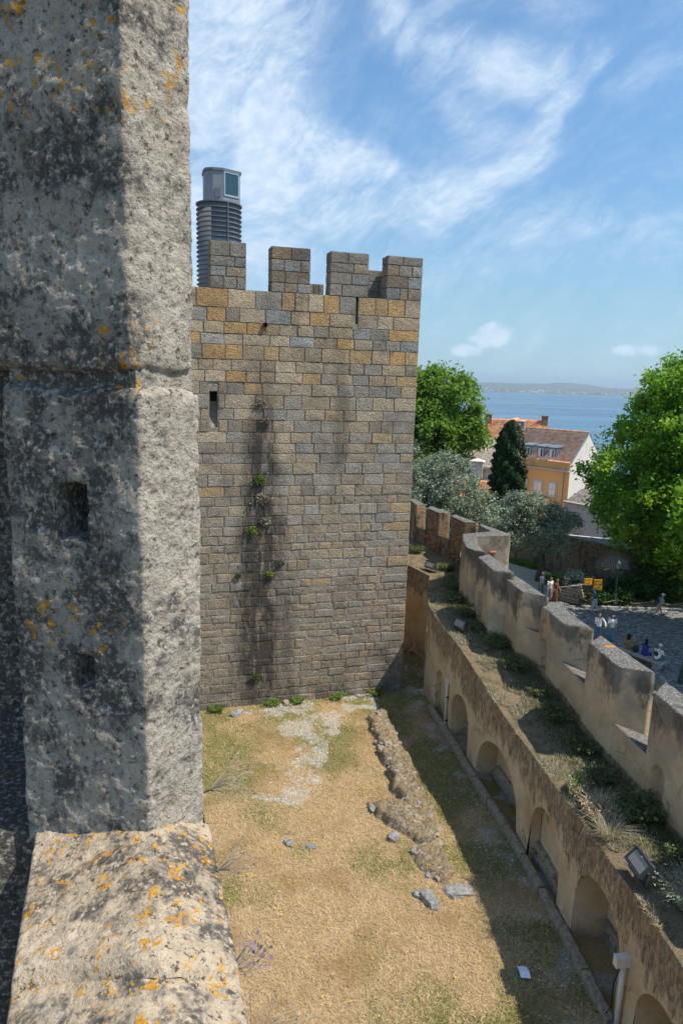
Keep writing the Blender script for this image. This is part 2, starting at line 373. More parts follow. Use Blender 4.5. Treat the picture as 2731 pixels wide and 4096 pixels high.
def near_stone(warm, bias=0.):
    def f(g):
        p = g.pos(); x, y, z = g.xyz(p)
        n0 = g.noise(5.5, 6, .6, p); n1 = g.noise(16, 8, .66, p); n2 = g.noise(75, 6, .7, p); n3 = g.noise(190, 3, .6, p)
        if warm: c = g.ramp(n1, [(.3, (.42, .34, .24)), (.5, (.62, .49, .345)), (.7, (.70, .585, .45))])
        else: c = g.ramp(n1, [(.3, (.29, .25, .195)), (.5, (.48, .425, .345)), (.7, (.62, .555, .465))])
        c = g.mix(g.mul(g.step(n2, .5, .7), .4), c, (.52, .50, .47) if not warm else (.62, .57, .5))
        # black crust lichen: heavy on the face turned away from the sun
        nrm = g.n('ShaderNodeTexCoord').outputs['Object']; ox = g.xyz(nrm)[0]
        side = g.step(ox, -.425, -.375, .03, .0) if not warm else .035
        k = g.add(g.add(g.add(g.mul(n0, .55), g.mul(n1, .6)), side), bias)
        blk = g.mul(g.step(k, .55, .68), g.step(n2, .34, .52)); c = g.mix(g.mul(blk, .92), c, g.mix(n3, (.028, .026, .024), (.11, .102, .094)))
        pits = g.mul(g.step(g.noise(60, 5, .75, g.vadd(p, (2, 6, 1))), .43, .33), g.step(n1, .62, .45)); c = g.mix(g.mul(pits, .8), c, (.05, .045, .04)); spk = g.step(g.noise(110, 6, .8, g.vadd(p, (5, 5, 2))), .47, .36); c = g.mix(g.mul(spk, .7 if not warm else .55), c, (.07, .064, .056))
        wh = g.step(g.noise(24, 5, .62, g.vadd(p, (3, 1, 4))), .66, .70); c = g.mix(g.mul(wh, .6), c, (.60, .60, .60))
        # orange crust lichen rosettes
        wv = g.vadd(p, g.vmul(g.n('ShaderNodeTexNoise', {'Scale': 45., 'Vector': p, 'Detail': 3.}).outputs['Color'], (.018, .018, .018)))
        ro = g.vor(17, wv); rc = g.xyz(g.vor(17, wv, 'F1', 'Color'))
        zone = g.step(g.noise(5, 3, .5, g.vadd(p, (9, 2, 6))), .45 if warm else .60, .52 if warm else .64)
        sz = g.mul(rc[0], .50)
        inside = g.mul(g.step(g.sub(sz, ro), .0, .03), g.step(rc[1], .3, .35)); ring = g.mul(inside, g.step(g.sub(sz, ro), .14, .06))
        oc = g.mix(g.step(n2, .4, .6), (.50, .20, .015), (.66, .36, .05))
        zone = zone if warm else g.m('MAXIMUM', zone, g.mul(g.step(z, 14.38, 14.5), g.step(g.noise(7, 4, .6, p), .44, .52)))
        cl = g.step(g.noise(34, 6, .7, g.vadd(p, (8, 3, 5))), .565, .60)
        lich = g.m('MAXIMUM', g.mul(g.mul(ring, .8), g.step(n1, .42, .55)), g.m('MAXIMUM', cl, g.mul(g.mul(inside, g.step(rc[2], .7, .75)), g.step(n2, .4, .55))))
        c = g.mix(g.mul(g.mul(lich, zone), g.step(n2, .33, .48)), c, oc)
        h = g.add(g.add(g.mul(n1, .35), g.mul(n2, .7)), g.add(g.mul(n3, .25), g.mul(pits, -.5)))
        return dict(color=c, rough=.95, bump=h, bs=1., bd=.014)
    return f
def m_dry_ground(g):
    p = g.pos(); x, y, z = g.xyz(p)
    n1 = g.noise(.45, 5, .6, p); n2 = g.noise(3.5, 6, .65, p); n3 = g.noise(38, 4, .7, p)
    c = g.ramp(n3, [(.25, (.19, .13, .06)), (.5, (.40, .28, .135)), (.75, (.58, .43, .23))])
    gv = g.n('ShaderNodeAttribute', attribute_name='gravel').outputs['Fac']; gn = g.n('ShaderNodeAttribute', attribute_name='green').outputs['Fac']
    c = g.mix(g.mul(gn, .7), c, g.mix(n3, (.08, .085, .025), (.24, .23, .08)))
    mo = g.vor(45, p, 'F1', 'Color'); pc = g.ramp(g.xyz(mo)[0], [(0., (.22, .2, .175)), (1., (.60, .58, .54))])
    c = g.mix(g.mul(g.step(g.add(gv, g.mul(g.sub(n3, .5), .5)), .35, .7), .6), c, pc)
    return dict(color=c, bump=g.add(g.mul(n3, .6), g.mul(n2, .5)), bs=1., bd=.05)
def m_rubble(g):
    p = g.pos(); n1 = g.noise(2.0, 5, .6, p); n = g.noise(13, 7, .78, p); nn = g.n('ShaderNodeTexNoise', {'Scale': 7., 'Vector': p, 'Detail': 4.}).outputs['Color']
    q = g.vadd(p, g.vmul(nn, (.22, .22, .22))); v = g.vor(4.6, q, 'F1', 'Color'); e = g.vor(4.6, q, 'DISTANCE_TO_EDGE'); vx = g.xyz(v)[0]
    c = g.ramp(vx, [(0., (.22, .17, .11)), (.5, (.34, .27, .18)), (1., (.44, .37, .28))]); c = g.mix(g.mul(g.step(n, .52, .36), .75), c, (.08, .062, .042))
    c = g.mix(g.mul(g.step(e, .06, .0), .7), c, (.13, .10, .065)); c = g.mix(g.mul(g.step(n1, .42, .56), .8), c, g.ramp(n, [(.35, (.17, .12, .06)), (.65, (.50, .37, .20))]))
    return dict(color=c, bump=g.add(g.mul(g.step(e, .0, .16), .5), g.mul(n, 1.2)), bs=1., bd=.07)
def m_walk(g):
    p = g.pos(); n2 = g.noise(2.4, 6, .65, p); n3 = g.noise(26, 5, .7, p)
    c = g.ramp(n3, [(.25, (.10, .075, .045)), (.5, (.21, .155, .095)), (.75, (.36, .28, .18))]); c = g.mix(g.mul(g.step(n2, .46, .64), .75), c, (.085, .085, .035))
    return dict(color=c, bump=n3, bs=1., bd=.05)
def leafmat(name, dark, light, trans=.35, rough=.5, third=None):
    def f(g):
        r = g.island(); c = g.mix(r, dark, light)
        if third: c = g.mix(g.step(g.noise(.55, 3, .5, g.pos()), .50, .68), c, third)
        d = g.n('ShaderNodeBsdfPrincipled', {'Base Color': c, 'Roughness': rough, 'Specular IOR Level': .3})
        t = g.n('ShaderNodeBsdfTranslucent', {0: g.mix(.5, c, light)})
        return dict(shader=g.n('ShaderNodeMixShader', {0: trans, 1: d.outputs[0], 2: t.outputs[0]}).outputs[0])
    return mat(name, f)
def m_cobble(g):
    p = g.pos(); q = g.vmul(p, (1., 1.35, 1.)); v = g.vor(5.2, q, 'F1', 'Color', .9); e = g.vor(5.2, q, 'DISTANCE_TO_EDGE', 'Distance', .9)
    vx = g.xyz(v)[0]; n = g.noise(20, 4, .6, p)
    c = g.ramp(vx, [(0., (.14, .138, .135)), (.5, (.25, .245, .235)), (.9, (.36, .35, .33)), (1., (.46, .44, .41))])
    c = g.mix(g.step(e, .07, .015), c, (.05, .046, .04)); c = g.mix(g.mul(g.step(g.noise(.4, 4, .6, p), .45, .65), .3), c, (.14, .13, .12))
    return dict(color=c, rough=.75, spec=.2, bump=g.add(g.step(e, .0, .12), g.mul(n, .25)), bs=.9, bd=.05)
def m_roof(c1, c2, c3):
    def f(g):
        p = g.pos(); v = g.vor(3.1, p, 'F1', 'Color'); vx = g.xyz(v)[0]; n = g.noise(.8, 5, .6, p)
        c = g.ramp(vx, [(.1, c1), (.5, c2), (.9, c3)]); c = g.mix(g.mul(g.step(n, .5, .72), .3), c, tuple(a*.7 for a in c1))
        return dict(color=c, rough=.85)
    return f
def m_wall(c, dirt=(.2, .18, .16), amt=.5):
    def f(g):
        p = g.pos(); n = g.noise(1.1, 6, .66, g.vmul(p, (1, 1, .4))); n2 = g.noise(9, 4, .6, p)
        cc = g.mix(g.mul(g.step(n, .5, .75), amt), c, dirt); cc = g.mix(g.mul(n2, .15), cc, tuple(a*.7 for a in c))
        return dict(color=cc, bump=n2, bs=.3, bd=.02)
    return f
def m_water(g):
    p = g.pos(); n = g.noise(.02, 6, .6, g.vmul(p, (1., 2.2, 1.))); n2 = g.noise(.0012, 5, .6, g.vmul(p, (.6, 3., 1.)))
    c = g.mix(g.step(n2, .4, .65), (.035, .10, .17), (.06, .14, .215))
    return dict(color=c, rough=g.step(n2, .35, .7, .32, .22), spec=.5, bump=n, bs=.6, bd=2.5)

# ================================================================== TOWER ROOT (needed by the tower materials)
TA = R(16.08)
tower = thing('stone_tower', 'square battlemented tower of tan and grey ashlar with a dark run-off streak', 'tower', (2.97, 29.29, 0), TA)
mat('tower_stone', m_tower_stone); mat('tower_mass', m_tower_mass); mat('tower_mortar', m_mortar); mat('plaster', m_plaster); mat('rubble_plaster', m_rubble_plaster); mat('coping', m_coping)
mat('near_stone', near_stone(False)); mat('sill_stone', near_stone(True)); mat('shade_stone', near_stone(False, .22)); mat('dry_ground', m_dry_ground); mat('walk_soil', m_walk); mat('cobble', m_cobble)  # shade_stone: near stone with heavier black crust, recess shade deepened in the colour
mat('water', m_water)
mat('roof_red', m_roof((.56, .20, .09), (.74, .32, .16), (.80, .45, .28))); mat('roof_pink', m_roof((.84, .38, .22), (.93, .50, .32), (.95, .64, .46))); mat('roof_grey', m_roof((.26, .21, .18), (.37, .31, .26), (.46, .39, .34)))
mat('wall_orange', m_wall((.74, .38, .15), (.66, .42, .25), .6)); mat('wall_white', m_wall((.66, .62, .55), (.34, .31, .27), .45)); mat('wall_lilac', m_wall((.62, .60, .62), (.3, .28, .28), .35)); mat('wall_yellow', m_wall((.60, .42, .2), (.4, .3, .2), .4))
mat('ochre_cornice', m_wall((.58, .33, .13), (.27, .2, .13), .6))
plain('slate_metal', (.16, .20, .25), .45, .15, 3., .4); plain('zinc', (.36, .43, .48), .4, .1, 3., .6); plain('frame_white', (.72, .70, .68), .5, .05); plain('shutter', (.62, .55, .58), .6, .06); plain('dark_void', (.012, .011, .01), .9, .1)
plain('trim_stone', (.48, .44, .40), .8, .12); plain('pane', (.03, .035, .04), .08, .1, 2., 0., .6); plain('chimney_brick', (.22, .13, .08), .9, .2, 6.)
plain('periscope_grey', (.225, .235, .255), .5, .06, 2., .3, .4); plain('periscope_dark', (.15, .158, .175), .5, .06, 2., .3, .4); plain('periscope_glass', (.025, .06, .075), .06, .05, 2., 0., .7)
plain('iron', (.018, .018, .02), .5, .1, 9., .4); plain('lamp_green', (.02, .055, .04), .45, .12, 7., .1, .5); plain('sign_orange', (.66, .30, .01), .55, .05); plain('sign_ink', (.06, .035, .01), .7, .05); plain('sign_post', (.06, .035, .022), .6, .1)
plain('flood_body', (.06, .066, .073), .5, .1, 12., .2, .4); plain('flood_glass', (.26, .255, .225), .25, .04, 20., 0., .5); plain('pipe_white', (.60, .555, .47), .6, .1, 5.); plain('paper', (.78, .80, .84), .8, .03); plain('rope', (.32, .26, .17), .9, .1); plain('wood_post', (.13, .10, .07), .9, .2, 9.)
plain('bark', (.10, .078, .055), .95, .35, 7.); plain('bark_pale', (.20, .17, .13), .95, .35, 5.); plain('bench_stone', (.30, .29, .27), .85, .2, 6.); plain('pebble', (.50, .47, .43), .9, .25, 30.); plain('terracotta', (.44, .16, .07), .85, .2, 6.)
mat('rock', lambda g: dict(color=g.ramp(g.noise(7, 6, .66, g.pos()), [(.3, (.17, .14, .10)), (.5, (.34, .275, .195)), (.7, (.46, .39, .30))]), bump=g.noise(18, 6, .7, g.pos()), bs=1., bd=.05))
mat('rubble', m_rubble)
mat('rock_grey', lambda g: dict(color=g.ramp(g.noise(7, 6, .66, g.pos()), [(.3, (.14, .135, .13)), (.5, (.27, .26, .245)), (.7, (.40, .385, .36))]), bump=g.noise(18, 6, .7, g.pos()), bs=1., bd=.04))
mat('sand', m_wall((.52, .44, .34), (.3, .27, .2), .35)); mat('earth', m_wall((.12, .10, .07), (.06, .06, .03), .6)); mat('verge', m_wall((.17, .15, .09), (.09, .11, .03), .8))
leafmat('leaf_plane', (.06, .15, .012), (.27, .42, .06), .45, .5); leafmat('leaf_big', (.05, .15, .010), (.24, .45, .03), .5, .5, (.44, .60, .06)); leafmat('leaf_olive', (.13, .17, .10), (.36, .42, .29), .18, .55); leafmat('leaf_cypress', (.016, .04, .014), (.06, .12, .03), .15, .6)
leafmat('leaf_bush', (.02, .06, .010), (.07, .15, .02), .3, .5); leafmat('leaf_bright', (.09, .16, .02), (.24, .34, .06), .35, .5); leafmat('leaf_silver', (.20, .26, .20), (.36, .42, .33), .2, .6); leafmat('leaf_weed', (.055, .08, .025), (.17, .20, .075), .3, .6)
leafmat('straw', (.38, .255, .13), (.78, .595, .36), .22, .6, (.43, .29, .145)); leafmat('straw_grey', (.30, .26, .17), (.52, .46, .32), .25, .6); leafmat('grass_green', (.09, .11, .02), (.30, .32, .08), .3, .5); leafmat('weed_dry', (.16, .13, .10), (.40, .36, .28), .2, .7); leafmat('petal_yellow', (.75, .55, .01), (.85, .68, .03), .3, .5); leafmat('petal_purple', (.24, .17, .22), (.38, .28, .34), .3, .5)

# ================================================================== SETTING
def sheet(name, V, F, mt, kind='structure', label=None, cat='ground'):
    o = obj(name, V, F, mt); return props(o, label, cat, None, kind)
# courtyard ground, gently uneven
gx, gy = np.meshgrid(np.linspace(-14, 8.2, 200), np.linspace(-4, 40, 400), indexing='ij')
P = np.stack([gx.ravel(), gy.ravel(), np.zeros(gx.size)], 1); P[:, 2] = fbm(P, .35, 4)*.07 + fbm(P, 2.5, 3, .5, 5)*.02
def ground_z(xy):
    Q = np.stack([xy[:, 0], xy[:, 1], np.zeros(len(xy))], 1); return fbm(Q, .35, 4)*.07 + fbm(Q, 2.5, 3, .5, 5)*.02
o = sheet('courtyard_ground', P, grid_faces(200, 400), 'dry_ground', label='sunburnt courtyard lawn with a pale gravel patch below the tower'); o.data.polygons.foreach_set('use_smooth', [True]*len(o.data.polygons))
# land sheet that falls to the river and the plaza
ZP = -1.5
lx = np.r_[np.linspace(-3000, -60, 20), np.linspace(-50, 120, 60), np.linspace(150, 3000, 20)]; ly = np.r_[np.linspace(-200, 30, 20), np.linspace(33, 130, 50), np.linspace(150, 700, 24)]
LX, LY = np.meshgrid(lx, ly, indexing='ij'); Z = np.interp(LY.ravel(), [-200, 30, 58, 75, 130, 420, 700], [-1.7, -1.7, -1.7, -4, -9, -86.5, -90])
sheet('hillside_ground', np.stack([LX.ravel(), LY.ravel(), Z], 1), grid_faces(len(lx), len(ly)), 'earth', label='dark earth of the castle hill sloping to the river')
PZ = [(9.2, 10), (24, 10), (40, 30), (40, 46.6), (17.4, 46.75), (15.6, 48.6), (13.2, 57), (9.2, 46)]
mb = MB(); mb.prism(PZ, ZP-.3, ZP); sheet('plaza_paving', mb.V, mb.F, 'cobble', label='shaded plaza of grey cobblestones behind the battlements', cat='paving')
mb = MB(); mb.prism([(13.2, 57), (15.6, 48.6), (16.6, 49.6), (18.2, 54.2), (17.0, 57.2), (14.5, 59.8), (11, 58)], ZP-.25, ZP+.05); sheet('sand_path', mb.V, mb.F, 'sand', label='pale sunlit sandy path beside the olive tree', cat='path')
mb = MB(); mb.prism([(17.3, 46.85), (40, 46.7), (40, 60), (21, 53), (17.6, 52)], ZP-.25, ZP+.06); sheet('planting_bed', mb.V, mb.F, 'verge', label='dark planting bed behind the rope barrier', cat='planting bed')
mb = MB(); mb.prism([(9.1, 26), (17.9, 26), (17.3, 36.2), (16.6, 37.6), (15.5, 38.6), (9.1, 34)], ZP-.2, ZP+.03); sheet('verge', mb.V, mb.F, 'verge', label='weedy verge along the outside of the barbican wall', cat='verge')
# kerb stones between plaza and bed (individual)
for k in range(16):
    x0 = 17.35+k*.9; mb = MB().box((x0+.43, 46.72+.0*k, ZP+.06), (.86, .22, .16), random.uniform(-.02, .02)); bevel(mb.build('kerb_stone', 'bench_stone', bpy.data.objects['planting_bed'], False, True), .02)
# river, far shore, hills
sheet('river', [(-9000, 380, -86), (12000, 380, -86), (16000, 9600, -86), (-12000, 9600, -86)], [(0, 1, 2, 3)], 'water', label='wide blue river behind the rooftops', cat='river')
mat('far_land', lambda g: dict(color=g.ramp(g.noise(.004, 5, .6, g.pos()), [(.35, (.06, .09, .04)), (.6, (.14, .14, .09)), (.75, (.25, .22, .17))])))
lx = np.linspace(-9000, 14000, 160); ly = np.r_[np.linspace(9000, 11500, 20), np.linspace(11800, 17000, 24)]
LX, LY = np.meshgrid(lx, ly, indexing='ij'); Q = np.stack([LX.ravel(), LY.ravel(), LX.ravel()*0], 1)
shore = np.interp(LY.ravel(), [9000, 9150, 11500, 15500, 17000], [-88, -83, -60, 10, -60])+fbm(Q, 1/1500, 4)*np.interp(LY.ravel(), [9000, 11000, 15000], [0, 10, 45])
mesa = np.exp(-(((LX.ravel()-5050)/520)**4))*np.exp(-(((LY.ravel()-15500)/900)**2))*45 + np.exp(-(((LX.ravel()-4200)/1500)**2))*np.exp(-(((LY.ravel()-15500)/900)**2))*45
sheet('far_shore_ground', np.stack([LX.ravel(), LY.ravel(), shore+mesa], 1), grid_faces(len(lx), len(ly)), 'far_land', label='hazy far bank of the river with low hills', cat='far shore')
mat('far_town', lambda g: dict(color=g.ramp(g.island(), [(0, (.3, .2, .15)), (.4, (.6, .5, .42)), (1, (.85, .83, .8))])))
mb = MB()
for k in range(420):
    x = random.uniform(-1500, 7800); y = 9150+abs(random.gauss(0, 700)); z = np.interp(y, [9000, 9150, 11500], [-88, -83, -60]); h = random.uniform(8, 26); mb.box((x, y, z+h/2-2), (random.uniform(14, 70), 20, h))
for (x, wd) in ((3750, 260), (4600, 220), (4850, 120), (5900, 170), (3300, 200)): mb.box((x, 9100, -76), (wd, 40, 14))
props(mb.build('far_town', 'far_town'), 'strip of tiny pale town buildings along the far river bank', 'town', None, 'stuff')
for x, h, lb in ((3560, 118, 'taller thin factory chimney on the far river bank, left of two'), (4640, 90, 'shorter thin factory chimney on the far river bank, right of two')):
    mb = MB(); mb.lathe([(7, -84), (5, -84+h*.6), (4, -84+h)], (x, 9150, 0), 10); props(mb.build('factory_chimney', 'trim_stone'), lb, 'chimney', 'far factory chimneys')

# ================================================================== TOWER
def tl(u, v, z): return (u, v, z)
TOPZ = 17.25
us = [-16, -8.57, -8.26, -2.75, -2.66, 0]; zs_ = [-.3, 12.0, 13.4, 16.2, TOPZ]
mb = MB()
for i in range(5):
    for j in range(4):
        if (i == 1 and j == 1) or (i == 3 and j == 3): continue
        mb.poly([(us[i], 0, zs_[j]), (us[i+1], 0, zs_[j]), (us[i+1], 0, zs_[j+1]), (us[i], 0, zs_[j+1])], [(0, 1, 2, 3)])
mb.poly([(0, 0, -.3), (0, 10, -.3), (0, 10, TOPZ), (0, 0, TOPZ)], [(0, 1, 2, 3)]); mb.poly([(-16, 0, -.3), (-16, 10, -.3), (-16, 10, TOPZ), (-16, 0, TOPZ)], [(3, 2, 1, 0)])
mb.poly([(0, 10, -.3), (-16, 10, -.3), (-16, 10, TOPZ), (0, 10, TOPZ)], [(0, 1, 2, 3)])
mb.poly([(-16, 0, TOPZ), (0, 0, TOPZ), (0, 10, TOPZ), (-16, 10, TOPZ)], [(0, 1, 2, 3)])
mb.build('core_wall', 'tower_mortar', tower)
# slit window recess and the split in the parapet
for (a, b, c, d, dep) in ((-8.57, -8.26, 12.0, 13.4, .55), (-2.75, -2.66, 16.2, TOPZ, .8)):
    mb = MB(); mb.poly([(a, 0, c), (a, dep, c), (a, dep, d), (a, 0, d)], [(0, 1, 2, 3)]); mb.poly([(b, 0, c), (b, dep, c), (b, dep, d), (b, 0, d)], [(3, 2, 1, 0)])
    mb.poly([(a, 0, c), (b, 0, c), (b, dep, c), (a, dep, c)], [(0, 1, 2, 3)]); mb.poly([(a, 0, d), (b, 0, d), (b, dep, d), (a, dep, d)], [(3, 2, 1, 0)])
    mb.poly([(a, dep, c), (b, dep, c), (b, dep, d), (a, dep, d)], [(0, 1, 2, 3)]); mb.build('recess', 'tower_mortar', tower)
sw = MB().box((-8.415, .42, 13.2), (.30, .05, .36)).build('slit_window', 'dark_void', tower)
mb = MB(); [mb.box((-8.57+.31*(k+1)/4, .385, 13.2), (.014, .014, .36)) for k in range(3)]; [mb.box((-8.415, .37, 13.05+.1*k), (.30, .012, .012)) for k in range(4)]; mb.build('grille', 'iron', sw)
MB().poly([(-8.57, .06, 12.0), (-8.26, .06, 12.0), (-8.26, .40, 13.0), (-8.57, .40, 13.0)], [(0, 1, 2, 3)]).build('window_sill', 'tower_mortar', tower)
def stone_mesh(u0, u1, z0, z1, proud, back, jit, bev=.016, side=None):
    """irregular block face; front at y=-proud, back edge at y=-back"""
    w, h = u1-u0, z1-z0; c = lambda: random.uniform(.15, 1)*min(.06, .3*jit+.012)
    out = []
    def pt(u, z): out.append((u+random.uniform(-.4, .4)*jit*.5, z+random.uniform(-.4, .4)*jit*.5))
    a, b = c(), c(); pt(u0, z0+a); pt(u0+b, z0); pt(u0+w*random.uniform(.35, .65), z0)
    a, b = c(), c(); pt(u1-a, z0); pt(u1, z0+b); pt(u1, z0+h*random.uniform(.35, .65))
    a, b = c(), c(); pt(u1, z1-a); pt(u1-b, z1); pt(u0+w*random.uniform(.35, .65), z1)
    a, b = c(), c(); pt(u0+a, z1); pt(u0, z1-b); pt(u0, z0+h*random.uniform(.35, .65))
    cu, cz = (u0+u1)/2, (z0+z1)/2; n = len(out)
    V = [(u, -back, z) for u, z in out]; tlt = random.uniform(-.012, .012)
    for u, z in out:
        du, dz = cu-u, cz-z; l = math.hypot(du, dz)+1e-6
        V.append((u+du/l*bev*1.3, -proud-(random.uniform(-.006, .006)), z+dz/l*bev*1.3))
    V.append((cu+random.uniform(-.2, .2)*w, -proud-random.uniform(.0, .016), cz+random.uniform(-.2, .2)*h)); k = 2*n
    F = [(i, (i+1) % n, n+(i+1) % n, n+i) for i in range(n)] + [(n+i, n+(i+1) % n, k) for i in range(n)]
    return V, F
TAN = [(.48, .38, .25), (.44, .36, .255), (.50, .40, .28), (.42, .33, .22)]; ORA = [(.55, .35, .15), (.51, .32, .14), (.50, .345, .18)]; GRY = [(.34, .31, .265), (.29, .265, .225), (.38, .345, .295), (.32, .285, .235)]; BLU = [(.30, .30, .29), (.35, .345, .33)]; BRN = [(.33, .265, .19), (.36, .29, .21), (.30, .245, .18), (.38, .28, .18)]
def stone_col(z, u):
    r = random.random()
    if z > 13.6: pal = TAN if r < .46 else ORA if r < .74 else GRY if r < .92 else BLU
    elif z > 9: pal = TAN if r < .24 + (.12 if u > -3.5 else 0) else ORA if r < .34 + (.1 if u > -3.5 else 0) else GRY if r < .86 else BLU if r < .92 else BRN
    elif z > 5: pal = TAN if r < .16 else ORA if r < .23 else GRY if r < .68 else BLU if r < .72 else BRN
    else: pal = BRN if r < .55 else GRY if r < .86 else TAN if r < .96 else ORA
    c = random.choice(pal); k = random.uniform(.92, 1.2); mn = .0 if z > 13 else .25 if z > 9 else .4; return tuple(min(1, (a*(1-mn)+b*mn)*k) for a, b in zip(c, (.37, .315, .245)))
stones = []; z = -.05; row = 0
while z < TOPZ-.05:
    h = random.uniform(.38, .56) if z > 9 else random.uniform(.29, .46)
    if z+h > TOPZ-.35: h = TOPZ-z
    u = -9.95-random.uniform(0, .5); ends = []
    while u < 0:
        wd = random.uniform(.5, 1.25) if z > 9 else random.uniform(.38, 1.0)
        if u+wd > -.5: wd = -u
        ends.append((u, u+wd)); u += wd
    for (a, b) in ends:
        segs = [(a, b)]
        for (ca, cb, c0, c1) in ((-8.60, -8.23, 11.95, 13.45), (-2.76, -2.65, 16.15, TOPZ+.1)):
            if z+h > c0+.1 and z < c1-.1:
                ns = []
                for (p, q) in segs:
                    if q <= ca or p >= cb: ns.append((p, q))
                    else:
                        if ca-p > .1: ns.append((p, ca))
                        if q-cb > .1: ns.append((cb, q))
                segs = ns
        for (p, q) in segs: stones.append((p, q, z, z+h))
    z += h; row += 1
def add_stone(parent, s, rest=None):
    (p, q, z0, z1) = s; eroded = min(1., max(0., (11.5-z0)/6)) * (1 if random.random() < .75 else .3)
    gap = random.uniform(.006, .020)+.03*eroded*random.random()**2; proud = random.uniform(.015, .045)*(1-.55*eroded)+random.uniform(-.012, .012)*eroded
    e = 0. if q > -.01 else gap/2
    V, F = stone_mesh(p+gap/2, q-e+(.03 if q > -.01 else 0), z0+gap/2, z1-gap/2, proud, -.01, .025+.065*eroded, .014+.02*eroded)
    return V, F
def shown(s): return (s[1]-s[0])*(s[3]-s[2])*(1 if s[1] > -9.1 else .05)
order = sorted(stones, key=shown, reverse=True); lead = set(order[:300]); rest = MB()
for s in stones:
    V, F = add_stone(tower, s)
    if s in lead: obj('stone', V, F, 'tower_stone', tower, color=stone_col(s[2], s[0]))
    else: rest.poly(V, F)
ro = rest.build('small_stones', 'tower_mass', tower, color=(.27, .225, .165)); ro['kind'] = 'stuff'
# quoin returns on the east flank
k = 0; z = -.05; mb = MB()
while z < TOPZ:
    h = random.uniform(.42, .55); v = 0.
    while v < 9.9:
        wd = random.uniform(.6, 1.1); V, F = stone_mesh(v+.012, min(v+wd, 10)-.012, z+.01, min(z+h, TOPZ)-.01, .02, -.01, .03); mb.poly([(-y, u, zz) for (u, y, zz) in V], F); v += wd
    z += h
ro = mb.build('flank_stones', 'tower_mass', tower, color=(.27, .24, .20)); ro['kind'] = 'stuff'
def merlon_block(parent, u0, u1, v0, v1, z0, z1, seed, named=True):
    random.seed(seed)
    mo = MB().box(((u0+u1)/2, (v0+v1)/2, (z0+z1)/2), (u1-u0-.06, v1-v0-.06, z1-z0-.04)).build('merlon', 'tower_mortar', parent)
    zz = z0; r = 0
    while zz < z1-.05:
        h = random.uniform(.34, .46)
        if zz+h > z1-.22: h = z1-zz
        cut = [u0, u0+(u1-u0)*random.uniform(.3, .7), u1] if r % 2 or random.random() < .6 else [u0, u0+(u1-u0)*random.uniform(.25, .4), u0+(u1-u0)*random.uniform(.6, .75), u1]
        for a, b in zip(cut, cut[1:]):
            V, F = stone_mesh(a+.008, b-.008, zz+.008, zz+h-.008, .03, -.0, .03)
            c = random.choice(GRY+GRY+BRN+BLU); k = random.uniform(.75, 1.05); obj('stone', [(x, y+v0+.02, z_) for (x, y, z_) in V], F, 'tower_stone', mo, color=tuple(q*k for q in c))
        V, F = stone_mesh(v0+.008, v1-.008, zz+.008, zz+h-.008, .03, -.0, .03)
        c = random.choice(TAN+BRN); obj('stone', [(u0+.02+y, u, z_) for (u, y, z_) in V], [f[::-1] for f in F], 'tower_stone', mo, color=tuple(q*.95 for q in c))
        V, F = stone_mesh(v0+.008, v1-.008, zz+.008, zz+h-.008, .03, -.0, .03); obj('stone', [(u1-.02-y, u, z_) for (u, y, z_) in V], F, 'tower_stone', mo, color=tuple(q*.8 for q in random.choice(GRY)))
        zz += h; r += 1
    V, F = stone_mesh(u0+.005, u1-.005, v0+.005, v1-.005, .03, 0, .03); obj('cap_stone', [(x, zz_, z1-.025-y) for (x, y, zz_) in V], F, 'tower_stone', mo, color=(.2, .195, .18))
    return mo
for i, (a, b, h) in enumerate(((-8.52, -7.17, 18.95), (-6.2, -4.66, 18.93), (-3.86, -2.28, 18.92), (-1.5, .03, 18.93))): merlon_block(tower, a, b, -.02, .62, TOPZ, h, 20+i)
for i, (a, b, v0, v1, h) in enumerate(((-1.25, -.35, 3.2, 3.85, 18.82), (-.62, .0, 1.95, 3.05, 19.05), (-4.3, -3.45, 6.2, 6.85, 18.25), (-3.35, -2.5, 6.4, 7.05, 18.5))): merlon_block(tower, a, b, v0, v1, TOPZ-.1, h, 40+i)
random.seed(11)
# drain spout
mb = MB(); mb.tube([(-6.43, .1, 16.0), (-6.43, -.16, 15.98)], .10, 10, False); mb.tube([(-6.43, -.16, 15.98), (-6.43, .1, 16.0)], .075, 10, False); mb.build('drain_spout', 'terracotta', tower)
MB().tube([(-6.43, -.06, 15.99), (-6.43, .1, 16.0)], .074, 10).build('drain_opening', 'dark_void', tower)

# ================================================================== PERISCOPE
pr = thing('periscope_turret', 'grey ribbed metal periscope turret with glazed head, rising behind the tower battlements', 'periscope', (0, 0, 0))
pr.parent = None; pr.location = tower.matrix_basis @ Vector((-7.85, 3.2, TOPZ)); pr.rotation_euler = (0, 0, TA)
CR, CH = .86, 3.62
MB().lathe([(CR, -1.), (CR, CH)], seg=40).build('cylinder', 'periscope_grey', pr, True); 
for k in range(20):
    zz = -.1+k*.185
    if zz > CH: break
    mb = MB(); mb.lathe([(CR, zz), (CR+.075, zz+.01), (CR+.075, zz+.045), (CR, zz+.055)], seg=40); mb.build('ring', 'periscope_dark', pr, False)
MB().lathe([(CR+.02, CH), (CR+.09, CH+.01), (CR+.09, CH+.06), (.6, CH+.09)], seg=40).build('rim', 'periscope_dark', pr)
mb = MB(); mb.box((.27, -CR-.09, CH/2-.3), (.03, .03, CH+.6)); mb.build('rail', 'periscope_dark', pr)
HB = MB(); hz0, hz1 = CH+.08, CH+1.22
